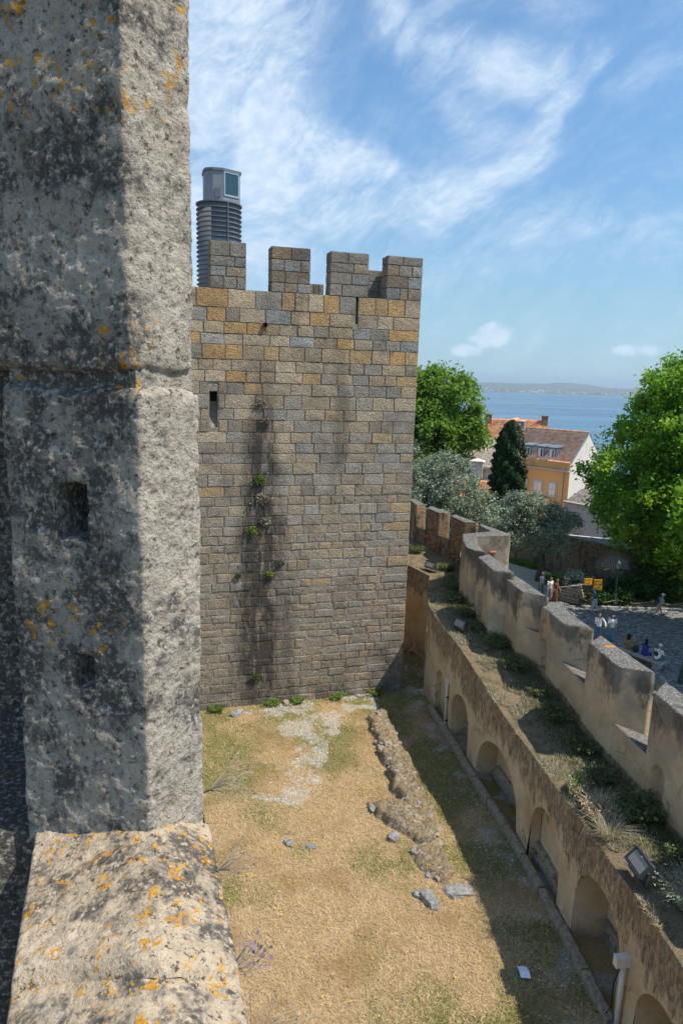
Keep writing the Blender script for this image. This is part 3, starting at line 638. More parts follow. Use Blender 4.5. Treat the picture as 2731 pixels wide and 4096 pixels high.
pb = [(-.62, -.25), (-.55, -.5), (-.3, -.64), (.10, -.70), (.82, -.40), (.82, .5), (-.4, .62), (-.62, .4)]; HB.prism(pb, hz0, hz1); hd = HB.build('head', 'periscope_grey', pr)
mb = MB(); mb.prism([(x*1.06, y*1.06) for x, y in pb], hz1, hz1+.10); mb.build('roof', 'periscope_dark', pr)
def quad_on(a, b, s0, s1, z0, z1, off):
    a, b = Vector((*a, 0)), Vector((*b, 0)); d = b-a; n = Vector((d.y, -d.x, 0)).normalized(); P0, P1 = a+d*s0+n*off, a+d*s1+n*off
    return [(P0.x, P0.y, z0), (P1.x, P1.y, z0), (P1.x, P1.y, z1), (P0.x, P0.y, z1)]
MB().poly(quad_on(pb[3], pb[4], .08, .88, hz0+.26, hz1-.03, .012), [(0, 1, 2, 3)]).build('window', 'periscope_glass', pr)
mb = MB()
for (s0, s1, a, b) in ((.03, .10, .2, 1.14), (.86, .93, .2, 1.14), (.10, .86, .2, .27), (.10, .86, 1.08, 1.14)):
    q = quad_on(pb[3], pb[4], s0, s1, hz0+a, hz0+b, .03); q2 = quad_on(pb[3], pb[4], s0, s1, hz0+a, hz0+b, .0); mb.poly(q+q2, [(0, 1, 2, 3), (0, 4, 5, 1), (1, 5, 6, 2), (2, 6, 7, 3), (3, 7, 4, 0)])
mb.build('window_frame', 'zinc', pr)
q = quad_on(pb[2], pb[3], .2, .75, hz0+.14, hz0+.48, .03); q2 = quad_on(pb[2], pb[3], .2, .75, hz0+.14, hz0+.48, .0); MB().poly(q+q2, [(0, 1, 2, 3), (0, 4, 5, 1), (1, 5, 6, 2), (2, 6, 7, 3), (3, 7, 4, 0)]).build('hatch', 'periscope_dark', pr)

# ================================================================== BARBICAN WALL
bw = thing('barbican_wall', 'curving ochre plastered barbican wall with blind arches, weedy wall walk and wedge merlons', 'wall', (5.5, 20, 0))
FACE = [(6.85, 2), (6.75, 8), (6.5, 12.4), (6.16, 16.06), (5.78, 19.05), (5.2, 22.07), (4.72, 25.04), (4.2, 27.8), (4.03, 29.4)]
FC = chaikin(FACE, 2); FC, FS = resample(FC, .06)
def ledge_z(y): return np.interp(y, [0, 12, 17, 20, 25, 29, 34, 37], [3.5, 3.45, 3.25, 3.32, 3.95, 4.15, 4.3, 4.5])
tan = np.gradient(FC, axis=0); tan /= np.linalg.norm(tan, axis=1)[:, None]; NRM = np.stack([-tan[:, 1], tan[:, 0]], 1)   # points into the yard (left of travel)
ARCH = [(11.1, 1.08, 1.1, .9), (14.1, 1.12, 1.36, .95), (17.2, 1.02, 1.2, .3), (20.8, 1.75, .38, .75), (24.45, .95, 1.2, .7), (26.85, .70, 1.4, .25), (7.6, 1.0, 1.0, .8)]   # y, half width, springing, depth
sy = np.interp  # shorthand
def s_of_y(y): return float(np.interp(y, FC[:, 1], FS))
arch_top = np.zeros(len(FS)); in_arch = -np.ones(len(FS), int)
for k, (cy_, hw, sp, dp) in enumerate(ARCH):
    sc = s_of_y(cy_); ds = FS-sc; mk = np.abs(ds) < hw; arch_top[mk] = sp+np.sqrt(np.maximum(hw*hw-ds[mk]**2, 0))*(1.0 if hw < 1.5 else 1.0); in_arch[mk] = k
NV = 22; V = np.zeros((len(FS), NV, 3)); tt = np.linspace(0, 1, NV)
for i in range(len(FS)):
    zt = ledge_z(FC[i, 1]); zb = arch_top[i] if in_arch[i] >= 0 else -.1
    z_ = zb+(zt-zb)*tt; V[i, :, 0] = FC[i, 0]; V[i, :, 1] = FC[i, 1]; V[i, :, 2] = z_
Vf = V.reshape(-1, 3); dsp = fbm(Vf, .7, 4)*.05+fbm(Vf, 4, 3)*.012
crumb = np.repeat(np.clip(1-(1-tt)*18, 0, 1)[None, :], len(FS), 0).ravel()*(.02+.05*np.abs(fbm(Vf, 2.2, 3, .5, 9)))
Vf[:, :2] += np.repeat(NRM, NV, 0)*(dsp-crumb)[:, None]; Vf[:, 2] += crumb*-.6
wl = obj('arcade_wall', Vf, grid_faces(len(FS), NV), 'plaster', bw, True, True)
V = Vf.reshape(len(FS), NV, 3)
# each niche: soffit and back
for k, (cy_, hw, sp, dp) in enumerate(ARCH):
    idx = np.where(in_arch == k)[0]; i0, i1 = idx[0], idx[-1]; n_in = -NRM[(i0+i1)//2]
    edge = [V[i0, 0]*[1, 1, 0]+[0, 0, -.1]]+[V[i0, 0]*[1, 1, 0]+[0, 0, zz] for zz in np.linspace(.1, V[i0, 0, 2], 8)[:-1]]+[V[i, 0] for i in idx]+[V[i1, 0]*[1, 1, 0]+[0, 0, zz] for zz in np.linspace(V[i1, 0, 2], .1, 8)[1:]]+[V[i1, 0]*[1, 1, 0]+[0, 0, -.1]]
    edge = np.array(edge); steps = 7; S = np.zeros((len(edge), steps, 3))
    for q in range(steps): S[:, q] = edge; S[:, q, :2] += n_in*dp*q/(steps-1)
    S2 = S.reshape(-1, 3).copy(); obj('niche_soffit', S2, grid_faces(len(edge), steps)[:, ::-1], 'plaster', bw, True, True)
    B = S[:, -1]; c = len(B)//2; nb = MB(); cols = len(idx); VB = []
    for j, i in enumerate(idx):
        for zz in np.linspace(-.1, V[i, 0, 2], 14): VB.append((V[i, 0, 0]+n_in[0]*dp, V[i, 0, 1]+n_in[1]*dp, zz))
    VB = np.array(VB); VB[:, :2] += -n_in*(fbm(VB, 1.3, 4)*.05)[:, None]; o = obj('niche_back', VB, grid_faces(cols, 14), 'plaster', bw, True, True)
# crumbled masonry at the foot of the niches, low kerb in front
for k, (cy_, hw, sp, dp) in enumerate(ARCH[:5]):
    if dp < .3: continue
    i = int(np.argmin(abs(FC[:, 1]-cy_))); c = FC[i]; n_in = -NRM[i]; t_ = tan[i]; hh = .75 if k != 3 else .55
    nst = int(2*hw/.34)
    for r in range(3 if k else 4):
        for q in range(nst):
            a = -hw+(q+.5+.25*(r % 2))*2*hw/nst
            if abs(a) > hw-.12 or random.random() < .12*r: continue
            p = c+t_*a+n_in*(dp-.06); V_ = MB().box((p[0], p[1], .12+r*.2), (.14, 2*hw/nst*.92, .18), math.atan2(-t_[0], t_[1])); bevel(V_.build('brick' if k == 0 else 'masonry_block', 'terracotta' if k == 0 else 'rock', bw, False, True), .02)
KB = FC+NRM*.16
for a in np.arange(6.0, 27.4, 1.35):
    i0 = int(np.argmin(abs(FC[:, 1]-a))); i1 = int(np.argmin(abs(FC[:, 1]-a-1.32))); p0, p1 = KB[i0], KB[i1]; d = p1-p0; c = (p0+p1)/2
    bevel(MB().box((c[0], c[1], .11+random.uniform(-.02, .03)), (.2, np.linalg.norm(d)-.03, .3), math.atan2(-d[0], d[1])).build('kerb_stone', 'rock', bw, False, True), .025)
# wall walk
PAR = [(8.75, 2), (8.62, 8), (8.42, 12.4), (8.06, 16.2), (7.68, 19.8), (7.25, 23.4), (6.5, 25.7), (5.85, 28), (5.55, 30), (5.75, 32.5), (6.1, 36.5)]
IN = [tuple(p) for p in FC[::4]]+[(4.2, 31), (4.55, 33.7)]
PP, _ = resample(chaikin(PAR, 2), .2); II, _ = resample(IN, .2); n = min(len(PP), len(II)); PP, _ = resample(PP, 1); 
def resn(P, n):
    d = np.r_[0, np.cumsum(np.linalg.norm(np.diff(P, axis=0), axis=1))]; s = np.linspace(0, d[-1], n); return np.stack([np.interp(s, d, P[:, k]) for k in range(2)], 1)
def byy(P, ys): o = np.argsort(P[:, 1]); return np.interp(ys, P[o, 1], P[o, 0])
yy = np.linspace(2, 33.6, 260); xi = byy(II, yy); xo = byy(resample(chaikin(PAR, 2), .1)[0], yy)+.25; NW = 16
W = np.zeros((len(yy), NW, 3))
for j in range(NW): W[:, j, 0] = xi+(xo-xi)*j/(NW-1); W[:, j, 1] = yy; W[:, j, 2] = ledge_z(yy)-.01
Wf = W.reshape(-1, 3); Wf[:, 2] += fbm(Wf, 1.6, 4)*.07-.02+np.repeat((np.linspace(0, 1, NW)[None]*.14), len(yy), 0).ravel(); jj = np.tile(np.arange(NW), len(yy)); Wf[jj == 0, 2] = np.minimum(Wf[jj == 0, 2], ledge_z(yy)-.02)
Wf[jj == 0, 0] += .03
obj('wall_walk', Wf, grid_faces(len(yy), NW), 'walk_soil', bw, True, True)
mb = MB(); mb.poly([(4.55, 33.6, 4.29), (7.2, 33.6, 4.32), (7.6, 38.2, 4.45), (5.4, 42.6, 4.6), (2.0, 42, 4.6), (2.6, 37, 4.5)], [(0, 1, 2, 3, 4, 5)]); mb.build('wall_walk', 'walk_soil', bw, False, True)
def wallstrip(name, pts, z0, z1f, mt, amp=.05):
    P_, s_ = resample(np.array(pts, float), .1); t_ = np.gradient(P_, axis=0); t_ /= np.linalg.norm(t_, axis=1)[:, None]; N_ = np.stack([-t_[:, 1], t_[:, 0]], 1); nv = 30; VV = np.zeros((len(P_), nv, 3))
    for j in range(nv): VV[:, j, :2] = P_; VV[:, j, 2] = z0+(z1f(P_[:, 1])-z0)*j/(nv-1)
    f = VV.reshape(-1, 3); d = fbm(f, 1.1, 4)*amp+fbm(f, 5, 3)*amp*.3; f[:, :2] += np.repeat(N_, nv, 0)*d[:, None]
    return obj(name, f, grid_faces(len(P_), nv), mt, bw, True, True)
wallstrip('return_wall', [(4.03, 29.4), (4.2, 31), (4.55, 33.7)], -.1, lambda y: ledge_z(y), 'plaster')
wallstrip('cross_wall', [(4.62, 33.7), (3.5, 35.4), (2.4, 37.1)], -.1, lambda y: ledge_z(y)+.02, 'plaster', .07)
# outer face of the wall towards the plaza
wallstrip('outer_wall', [(x+.85, y) for x, y in PAR[::-1]], ZP-.3, lambda y: ledge_z(y), 'plaster')
def merlon(pts, ztop, zb, mt='plaster', amp=.025, niche=None):
    """wedge merlon: plan polygon subdivided so that its faces can be uneven"""
    P_ = np.array(pts, float); cen = P_.mean(0); ring = []
    for ei, (a, b) in enumerate(zip(P_, np.roll(P_, -1, 0))):
        k = max(2, int(np.linalg.norm(b-a)/(.025 if niche and ei == 0 else .12))); ring += [a+(b-a)*q/k for q in range(k)]
    ring = np.array(ring); t_ = np.roll(ring, -1, 0)-np.roll(ring, 1, 0); t_ /= np.linalg.norm(t_, axis=1)[:, None]; area = np.sum(P_[:, 0]*np.roll(P_[:, 1], -1)-np.roll(P_[:, 0], -1)*P_[:, 1]); N_ = np.stack([t_[:, 1], -t_[:, 0]], 1)*(1 if area > 0 else -1)
    nv = 100 if niche else 18; VV = np.zeros((len(ring), nv, 3))
    for j in range(nv): VV[:, j, :2] = ring; VV[:, j, 2] = zb+(ztop-zb)*j/(nv-1)
    f = VV.reshape(-1, 3); d = fbm(f, .9, 4)*amp*1.4+fbm(f, 5, 3)*amp*.5; d -= np.clip((f[:, 2]-ztop+.06)/.06, 0, 1)*.02
    if niche:
        fr_, w_, h_, z0_ = niche; e0 = P_[1]-P_[0]; L0 = np.linalg.norm(e0); sx = (f[:, :2]-P_[0])@(e0/L0)-fr_*L0; off = np.abs((f[:, :2]-P_[0])@np.array([e0[1], -e0[0]])/L0); zr = f[:, 2]-z0_
        ins = (np.abs(sx) < w_/2) & (zr > 0) & ((zr < h_-w_/2) | (sx**2+(zr-(h_-w_/2))**2 < (w_/2)**2)) & (off < .12); d -= ins*.24
    f[:, :2] += np.repeat(N_, nv, 0)*d[:, None]; VV = f.reshape(len(ring), nv, 3)
    nr = len(ring); F = []
    for i in range(nr):
        i2 = (i+1) % nr
        for j in range(nv-1): F.append((i*nv+j, i2*nv+j, i2*nv+j+1, i*nv+j+1))
    if area < 0: F = [q[::-1] for q in F]
    mo = obj('merlon', f, F, mt, bw, True, True)
    top = VV[:, -1].copy(); n0 = len(top); inn = top.copy(); inn[:, :2] -= N_*.03; inn[:, 2] += .022
    TV = np.vstack([top+[0, 0, -.004], inn]); TF = [(i, (i+1) % n0, n0+(i+1) % n0, n0+i) for i in range(n0)]+[tuple(range(n0, 2*n0))]
    if area < 0: TF = [q[::-1] for q in TF]
    obj('coping', TV, TF, 'coping', mo, False, True)
    return mo
def lz(y): return float(ledge_z(y))
MER = [([(5.805, 27.98), (5.995, 25.97), (6.772, 25.66), (6.412, 28.53)], 6.8), ([(6.52, 25.74), (6.72, 24.2), (7.557, 23.61), (7.03, 26.32)], 6.5), ([(7.258, 23.42), (7.5, 21.72), (8.38, 21.27), (7.905, 24.12)], 6.2),
       ([(7.68, 19.82), (7.87, 18.02), (8.79, 17.71), (8.30, 20.5)], 6.3), ([(8.086, 16.26), (8.28, 14.4), (9.2, 14.1), (8.725, 17.02)], 6.37), ([(8.36, 12.6), (8.5, 10.8), (9.4, 10.5), (9.0, 13.3)], 6.37), ([(8.55, 9.0), (8.65, 7.2), (9.5, 6.9), (9.2, 9.7)], 6.37), ([(8.65, 5.4), (8.7, 3.6), (9.6, 3.3), (9.3, 6.1)], 6.37)]
for k, (pts, zt) in enumerate(MER): merlon(pts, zt, lz(pts[0][1])-.3, 'plaster', .025, ({0: .35, 2: .24, 4: .33}[k], .56, 1.2, lz(pts[0][1])+.2) if k in (0, 2, 4) else None)
# low parapet panels with sloping sills between merlons
for (a, za), (b, zb) in zip(MER, MER[1:]):
    # near end of a: a[1] inner, a[2] outer ; far end of b: b[0] inner, b[3] outer
    pi0, pi1, po0, po1 = a[1], b[0], a[2], b[3]; zl = lz(pi0[1]); zi, zo = zl+1.35, zl+1.12; off = .07
    q = [(pi0[0]+off, pi0[1]+.05), (pi1[0]+off, pi1[1]-.05), (po1[0], po1[1]-.05), (po0[0], po0[1]+.05)]
    MB().prism(q, zl-.3, zi, [zi, zi, zo, zo]).build('parapet_panel', 'plaster', bw, False, True)
    zt_ = .02; MB().prism([(x+.0, y) for x, y in q], zi, zi, None) if False else None
    MB().poly([(q[0][0]+.02, q[0][1]+.02, zi+.006), (q[1][0]+.02, q[1][1]-.02, zi+.006), (q[2][0], q[2][1]-.02, zo+.006), (q[3][0], q[3][1]+.02, zo+.006)], [(0, 3, 2, 1)]).build('sill', 'coping', bw, False, True)
# far, older merlons of exposed rubble
AP = [(5.872, 32.31), (5.656, 30.885), (5.609, 29.595), (5.85, 29.1), (6.328, 28.827), (6.239, 30.213), (6.501, 31.882), (7.858, 32.27), (8.179, 32.355), (8.308, 32.644), (7.322, 34.859), (7.137, 34.547), (7.409, 33.117)]
merlon(AP, 6.8, 2.0, 'plaster')
for pts in ([(6.036, 36.73), (6.42, 35.28), (7.2, 35.15), (6.312, 37.32)], [(4.942, 39.05), (5.427, 37.68), (6.116, 37.79), (5.266, 39.65)], [(4.1, 41.9), (4.4, 39.9), (5.03, 40.145), (4.558, 42.1)]): merlon(pts, 6.8, 4.0, 'rubble_plaster', .05)
for q in ([(6.42, 35.3), (5.95, 33.0), (6.6, 33.0), (7.1, 35.2)], [(5.45, 37.7), (6.05, 36.7), (6.4, 37.1), (6.0, 37.9)], [(4.45, 39.9), (4.95, 39.0), (5.3, 39.5), (5.0, 40.2)]): MB().prism(q, 4.0, 5.5, [5.5, 5.5, 5.2, 5.2]).build('parapet_panel', 'rubble_plaster', bw, False, True)
# brick patches on the old merlons
for k in range(26):
    a, b = random.choice([((4.942, 39.05), (5.427, 37.68)), ((6.036, 36.73), (6.42, 35.28)), ((6.5, 31.9), (7.85, 32.27))]); a, b = np.array(a), np.array(b); d = b-a; L = np.linalg.norm(d); f = random.uniform(.15, .85); p = a+d*f; t_ = d/L; n_ = np.array([t_[1], -t_[0]])
    if n_[1] > .5: n_ = -n_
    zz = 4.7+random.randint(0, 12)*.11; p = p+n_*.02*(1 if n_[0] < .3 else 1); bevel(MB().box((p[0], p[1], zz), (.34, .10, .085), math.atan2(t_[1], t_[0])).build('brick', 'terracotta', bw, False, True), .012)

# ================================================================== BATTLEMENT BESIDE THE CAMERA
nb = thing('near_battlement', 'weathered grey stone merlon with orange lichen over a ridged sill, left foreground', 'battlement', (-.5, 1.4, 13))
def near_block(name, plan, z0, z1, mt, res=.0048, holes=(), seed=0, amp=.0055, edge=.018):
    pp_ = [np.array(plan[0])]
    for a_, b_, c_ in zip(plan, plan[1:], plan[2:]):
        a_, b_, c_ = map(np.array, (a_, b_, c_)); pp_ += [b_+(a_-b_)/np.linalg.norm(a_-b_)*.006, b_, b_+(c_-b_)/np.linalg.norm(c_-b_)*.006]
    pp_.append(np.array(plan[-1])); P_ = chaikin(pp_, 2); P_, s_ = resample(P_, res); t_ = np.gradient(P_, axis=0); t_ /= np.linalg.norm(t_, axis=1)[:, None]; N_ = np.stack([t_[:, 1], -t_[:, 0]], 1)
    nz = int((z1-z0)/res)+1; zz = np.linspace(z0, z1, nz); VV = np.zeros((len(P_), nz, 3)); VV[:, :, :2] = P_[:, None]; VV[:, :, 2] = zz[None]
    f = VV.reshape(-1, 3); S_ = np.repeat(s_, nz); Zf = f[:, 2]
    d = fbm(f, 7, 4, .55, seed)*amp+fbm(f, 34, 3, .6, seed+3)*amp*.55
    pit = fbm(f, 60, 3, .6, seed+7); d -= np.clip(pit-.2, 0, .4)*.012; d += fbm(f, 16, 4, .75, seed+8)*.003; rdg = np.abs(fbm(f, 30, 3, .6, seed+12)); d -= np.clip(.10-rdg, 0, .10)*.03
    wob = fbm(f*[1, 1, .2], 9, 3, .5, seed+5)*.018; wob2 = fbm(f*[1, 1, .2], 11, 3, .5, seed+6)*.018
    e = np.minimum(Zf-z0-wob-.006, z1-Zf-wob2-.006); d -= np.clip((edge-e)/edge, 0, 2.2)**2*.022
    for (sa, sb, za, zb_, dep, flare) in holes:
        q = np.minimum(np.minimum(S_-sa, sb-S_), np.minimum(Zf-za, zb_-Zf))+fbm(f, 30, 2, .5, seed+9)*.004
        d -= np.clip(q/.003, 0, 1)*dep; d -= np.clip((q+flare)/flare, 0, 1)**2*.008
    f[:, :2] += np.repeat(N_, nz, 0)*d[:, None]
    return obj(name, f, grid_faces(len(P_), nz), mt, nb, True, True)
wdir = np.array([-.31, .95])
def plan(L_, C_, R_, ext=.35):
    L_, C_, R_ = map(np.array, (L_, C_, R_)); return [tuple(L_+wdir*ext), tuple(L_), tuple(C_), tuple(R_), tuple(R_+wdir*ext)]
ZJ = 13.985
def ssp(pl, f0, f1):
    a, b, c = map(np.array, pl[:3]); l0 = np.linalg.norm(b-a); l1 = np.linalg.norm(c-b); return l0+l1*f0-.012, l0+l1*f1-.012
PL = plan((-.685, 1.38), (-.388, 1.30), (-.300, 1.42)); PU = plan((-.80, 1.41), (-.402, 1.302), (-.313, 1.42))
h1 = ssp(PL, .415, .635); h2 = ssp(PL, .485, .635)
near_block('merlon_stone', PU, ZJ+.012, 15.2, 'near_stone', .0055, (), 3)
near_block('merlon_stone', PL, 12.93, ZJ-.006, 'near_stone', .0045, ((h1[0], h1[1], 13.668, 13.778, .36, .004), (h2[0], h2[1], 13.348, 13.418, .32, .004)), 11)
def inset(pl, k): c = np.mean(np.array(pl[1:4]), 0)+np.array(wdir)*.25; return [tuple(c+(np.array(p)-c)*k) for p in pl]
MB().prism(inset(PL, .93), ZJ-.05, ZJ+.06).build('mortar_core', 'near_stone', nb, False, True)
# sill stones (ridge runs under the camera)
def sill(name, t0, t1, zoff, seed, mt='sill_stone', jag=0.):
    # cross-section from left eave to right eave along the wall direction; t measured from the merlon towards the camera
    res = .0045; A = np.array([(-.650, 1.33), (-.388, 1.32), (-.268, 1.36)]); D = np.array([.315, -.95]); nt = int((t1-t0)/res); sec = []
    for (a, b, za, zb_, n) in ((A[0], A[1], -.075, .0, 62), (A[1], A[2], .0, -.075, 40)):
        for q in range(n): k = q/n; sec.append((*(a+(b-a)*k), za+(zb_-za)*k))
    sec.append((*A[2], -.075)); left = [(A[0][0]-.004, A[0][1]-.002, -.075-.006*q) for q in range(14, 0, -1)]; right = [(A[2][0]+.004, A[2][1], -.075-.006*q) for q in range(1, 16)]
    sec = np.array(left+sec+right); n = len(sec); tt_ = np.linspace(t0, t1, nt); VV = np.zeros((nt, n, 3))
    VV[:, :, :2] = sec[None, :, :2]+tt_[:, None, None]*D[None, None]; VV[:, :, 2] = 13.045+zoff+sec[None, :, 2]
    f = VV.reshape(-1, 3); T_ = np.repeat(tt_, n); jg = jag*fbm(f, 7, 3, .5, seed+2)
    d = fbm(f, 8, 4, .55, seed)*.011+fbm(f, 38, 4, .65, seed+3)*.006; e = np.minimum(T_-t0, t1-T_)-jg-jag*.6; d -= np.clip((.02-e)/.02, 0, 3)**2*.012
    f[:, 2] += d; rdg = np.clip(1-np.abs(np.tile(np.arange(n), nt)-(14+62))/9, 0, 1); f[:, 2] -= rdg*.008
    return obj(name, f, grid_faces(nt, n), mt, nb, True, True)
sill('sill_stone', -.10, .375, 0., 21, jag=.03); sill('sill_stone', .335, 1.2, -.022, 31, jag=.008)
MB().prism([(-.585, 1.30), (-.30, 1.32), (.02, .32), (-.26, .30)], 12.7, 12.955).build('sill_bed', 'sill_stone', nb, False, True)
# masonry under the sill, outer (right) face and inner (left) face
def under(x0, y0, x1, y1, ztop, zbot, flare, side):
    n = 60; nz = 90; VV = np.zeros((n, nz, 3)); k = np.linspace(0, 1, n)[:, None]; zz = ztop+(zbot-ztop)*np.linspace(0, 1, nz)[None]**1.6
    VV[:, :, 0] = x0+(x1-x0)*k+side*flare*(ztop-zz); VV[:, :, 1] = y0+(y1-y0)*k; VV[:, :, 2] = zz
    f = VV.reshape(-1, 3); f[:, 0] += fbm(f, 4, 4, .55, 51)*.03; return f, grid_faces(n, nz)
f, F_ = under(-.300, 1.42, .06, .30, 12.94, 12.0, .05, 1); obj('outer_masonry', f, F_, 'near_stone', nb, True, True)
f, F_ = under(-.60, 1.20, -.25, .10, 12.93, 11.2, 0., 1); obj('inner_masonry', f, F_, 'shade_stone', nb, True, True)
f, F_ = under(-.295, 1.42, -1.8, 6.2, 12.97, 0., .0, 1); obj('outer_masonry', f, F_, 'near_stone', nb, True, True)
# inner return wall in shade behind the merlon
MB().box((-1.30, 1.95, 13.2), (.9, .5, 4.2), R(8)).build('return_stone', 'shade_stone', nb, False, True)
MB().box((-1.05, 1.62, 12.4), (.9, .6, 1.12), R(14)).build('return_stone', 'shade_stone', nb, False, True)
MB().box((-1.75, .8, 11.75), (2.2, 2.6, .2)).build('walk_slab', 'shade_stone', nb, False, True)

# ================================================================== TREES AND PLANTS
def leaves(C_, size, mt, name, parent=None, up_bias=.3, aspect=1.6, world=True, kind=None, label=None, cat=None):
    n = len(C_); A = rng.normal(size=(n, 3)); A[:, 2] = A[:, 2]*.7-.15; A /= np.linalg.norm(A, axis=1)[:, None]
    N_ = rng.normal(size=(n, 3)); N_[:, 2] = np.abs(N_[:, 2])+up_bias; B = np.cross(N_, A); B /= np.linalg.norm(B, axis=1)[:, None]
    s = (size*rng.uniform(.6, 1.35, n))[:, None]; l = A*s*aspect*.5; b = B*s*.5
    V_ = np.stack([C_-l, C_+b*.9, C_+l, C_-b*.9], 1).reshape(-1, 3); F_ = np.arange(4*n).reshape(n, 4)
    o = obj(name, V_, F_, mt, parent, False, world)
    return o
def blob_points(c, r, n, sq=(1, 1, 1), shell=.55, lump=.22, sd=0):
    d = rng.normal(size=(n, 3)); d /= np.linalg.norm(d, axis=1)[:, None]; rad = (shell+(1-shell)*rng.random(n)**.5)
    rad = rad*(1+lump*fbm(d*1.0+sd*3.1, 2.2, 3, .5, sd)); return np.array(c)+d*rad[:, None]*r*np.array(sq)
def crown_points(lobes, clumps, per, csize, sd=0, droop=0.):
    """clumps spread over the lobes' surfaces, each a small blob of leaves"""
    wt = np.array([l[1]**2 for l in lobes]); wt /= wt.sum(); out = []
    for k in range(clumps):
        c, r, sq = lobes[rng.choice(len(lobes), p=wt)]
        d = rng.normal(size=3); d /= np.linalg.norm(d); rr = r*(rng.uniform(.78, 1.06) if rng.random() < .8 else rng.uniform(.35, .8))
        cc = np.array(c)+d*rr*np.array(sq); s = csize*rng.uniform(.6, 1.35)
        e = rng.normal(size=(per, 3))*s*np.array([.5, .5, .36]); e[:, 2] -= droop*np.abs(rng.normal(size=per))*s*.8
        out.append(cc+e)
    return np.vstack(out)
def trunk(tree, base, forks, r, mt='bark', name='trunk'):
    mb = MB(); b = Vector(base)
    for path, r0_, r1_ in forks:
        P_ = [b+Vector(p) for p in path]; Q_ = chaikin([tuple(p) for p in P_], 2); mb.tube([tuple(q) for q in Q_], list(np.linspace(r0_, r1_, len(Q_))), 9)
    return mb.build(name, mt, tree, True, True)
# big tree on the right
def big_tree(loc, lobes, label, clumps, per, mt, lsize, csize, forks, group=None, name='broadleaf_tree', droop=.6, bark='bark'):
    t = thing(name, label, 'tree', loc, 0, group); L_ = [(tuple(np.array(c)+np.array(loc)), r, s) for c, r, s in lobes]
    leaves(crown_points(L_, clumps, per, csize, int(loc[0]*7) & 63, droop), lsize, mt, 'crown', t, .35)
    trunk(t, loc, forks, .4, bark); return t
big_tree((25.9, 52, -1.6), [((0.9, -1, 16.0), 3.8, (1.2, 1, .75)), ((-1.6, -1.5, 12.0), 3.4, (1, 1, .9)), ((0.5, 0, 13.2), 5.0, (1, 1, .85)), ((-3.3, -.5, 9.6), 4.1, (1, 1, .95)), ((-4.0, -1.2, 7.0), 2.9, (1, 1, .9)), ((.4, -2.2, 8.5), 4.6, (1, .8, 1)), ((3.5, 0, 9), 5, (1, 1, 1)), ((-.6, -2.0, 4.9), 3.0, (1, 1, .8)), ((3, 1, 14), 4, (1, 1, .8)), ((1.5, -2.5, 5), 3.2, (1, 1, .9))],
         'large dense green tree overhanging the plaza at the right edge', 620, 190, 'leaf_big', .20, .95, [([(0, 0, -.2), (.1, 0, 2.5), (-.2, .1, 5.5), (.4, 0, 9)], .45, .2), ([(0, 0, 3), (-1.5, -.3, 5.5), (-3, -.5, 8)], .22, .08), ([(0, 0, 3.5), (1.8, -.3, 6), (3, 0, 9)], .22, .08)])
big_tree((26.4, 37.2, -1.6), [((0, 0, 9.0), 4.8, (1, 1.15, .7)), ((-1.6, 3.5, 8.6), 3.8, (1, 1, .75)), ((-.8, -3.5, 8.4), 3.8, (1, 1, .75)), ((2, 1, 10.5), 4, (1, 1, .8))], 'tree outside the right edge of the view that shades the plaza', 300, 70, 'leaf_big', .36, 1.05, [([(0, 0, -.2), (.1, 0, 3.5), (0, .1, 8)], .4, .15), ([(0, 0, 3), (-2, -.3, 6)], .2, .07)])
big_tree((10.3, 72, -3.5), [((0, 0, 14.6), 4.0, (1, 1, 1)), ((-3, 0, 15.6), 3.6, (1, 1, .9)), ((2.2, -.5, 12.9), 2.4, (1, 1, .9)), ((-2, -1, 12.5), 3.5, (1, 1, .9)), ((-.4, -.5, 17.3), 2.6, (1, 1, .8))], 'bright green plane tree beside the tower, above the grey roofs', 360, 120, 'leaf_plane', .24, .85, [([(0, 0, -.2), (.1, 0, 5), (-.2, .1, 12), (.4, 0, 16)], .4, .12), ([(0, 0, 8), (-1.5, -.3, 11), (-3, -.5, 14)], .2, .06), ([(0, 0, 8), (1.5, -.3, 10.5), (2.4, -.5, 13)], .16, .05)], None, 'plane_tree', .5, 'bark_pale')
big_tree((7.4, 49, -1.6), [((-1.3, 0, 9.6), 1.9, (1, 1, .9)), ((0.3, 0, 8.6), 2.3, (1, 1, .8)), ((-1.6, -.5, 7.4), 2.4, (1, 1, .9)), ((1.6, 0, 7.2), 1.9, (1, 1, .75)), ((2.6, -.4, 6.4), 1.4, (1, 1, .7)), ((.2, -.8, 6.4), 1.9, (1, 1, .8))], 'grey green olive tree between the tower and the cypress', 230, 170, 'leaf_olive', .10, .5, [([(0, 0, -.2), (.2, 0, 2.5), (0, .1, 4.5)], .28, .18), ([(0, .1, 4.2), (-1, 0, 6.2), (-1.6, 0, 8.6)], .15, .04), ([(0, .1, 4.2), (.9, 0, 5.8), (2.4, 0, 7)], .13, .04), ([(0, .1, 4.4), (.2, 0, 6.5), (.4, 0, 9)], .12, .04), ([(1, 0, 5.6), (2.5, -1.2, 6), (3.4, -1.4, 6.4)], .06, .03)], None, 'olive_tree', .2)
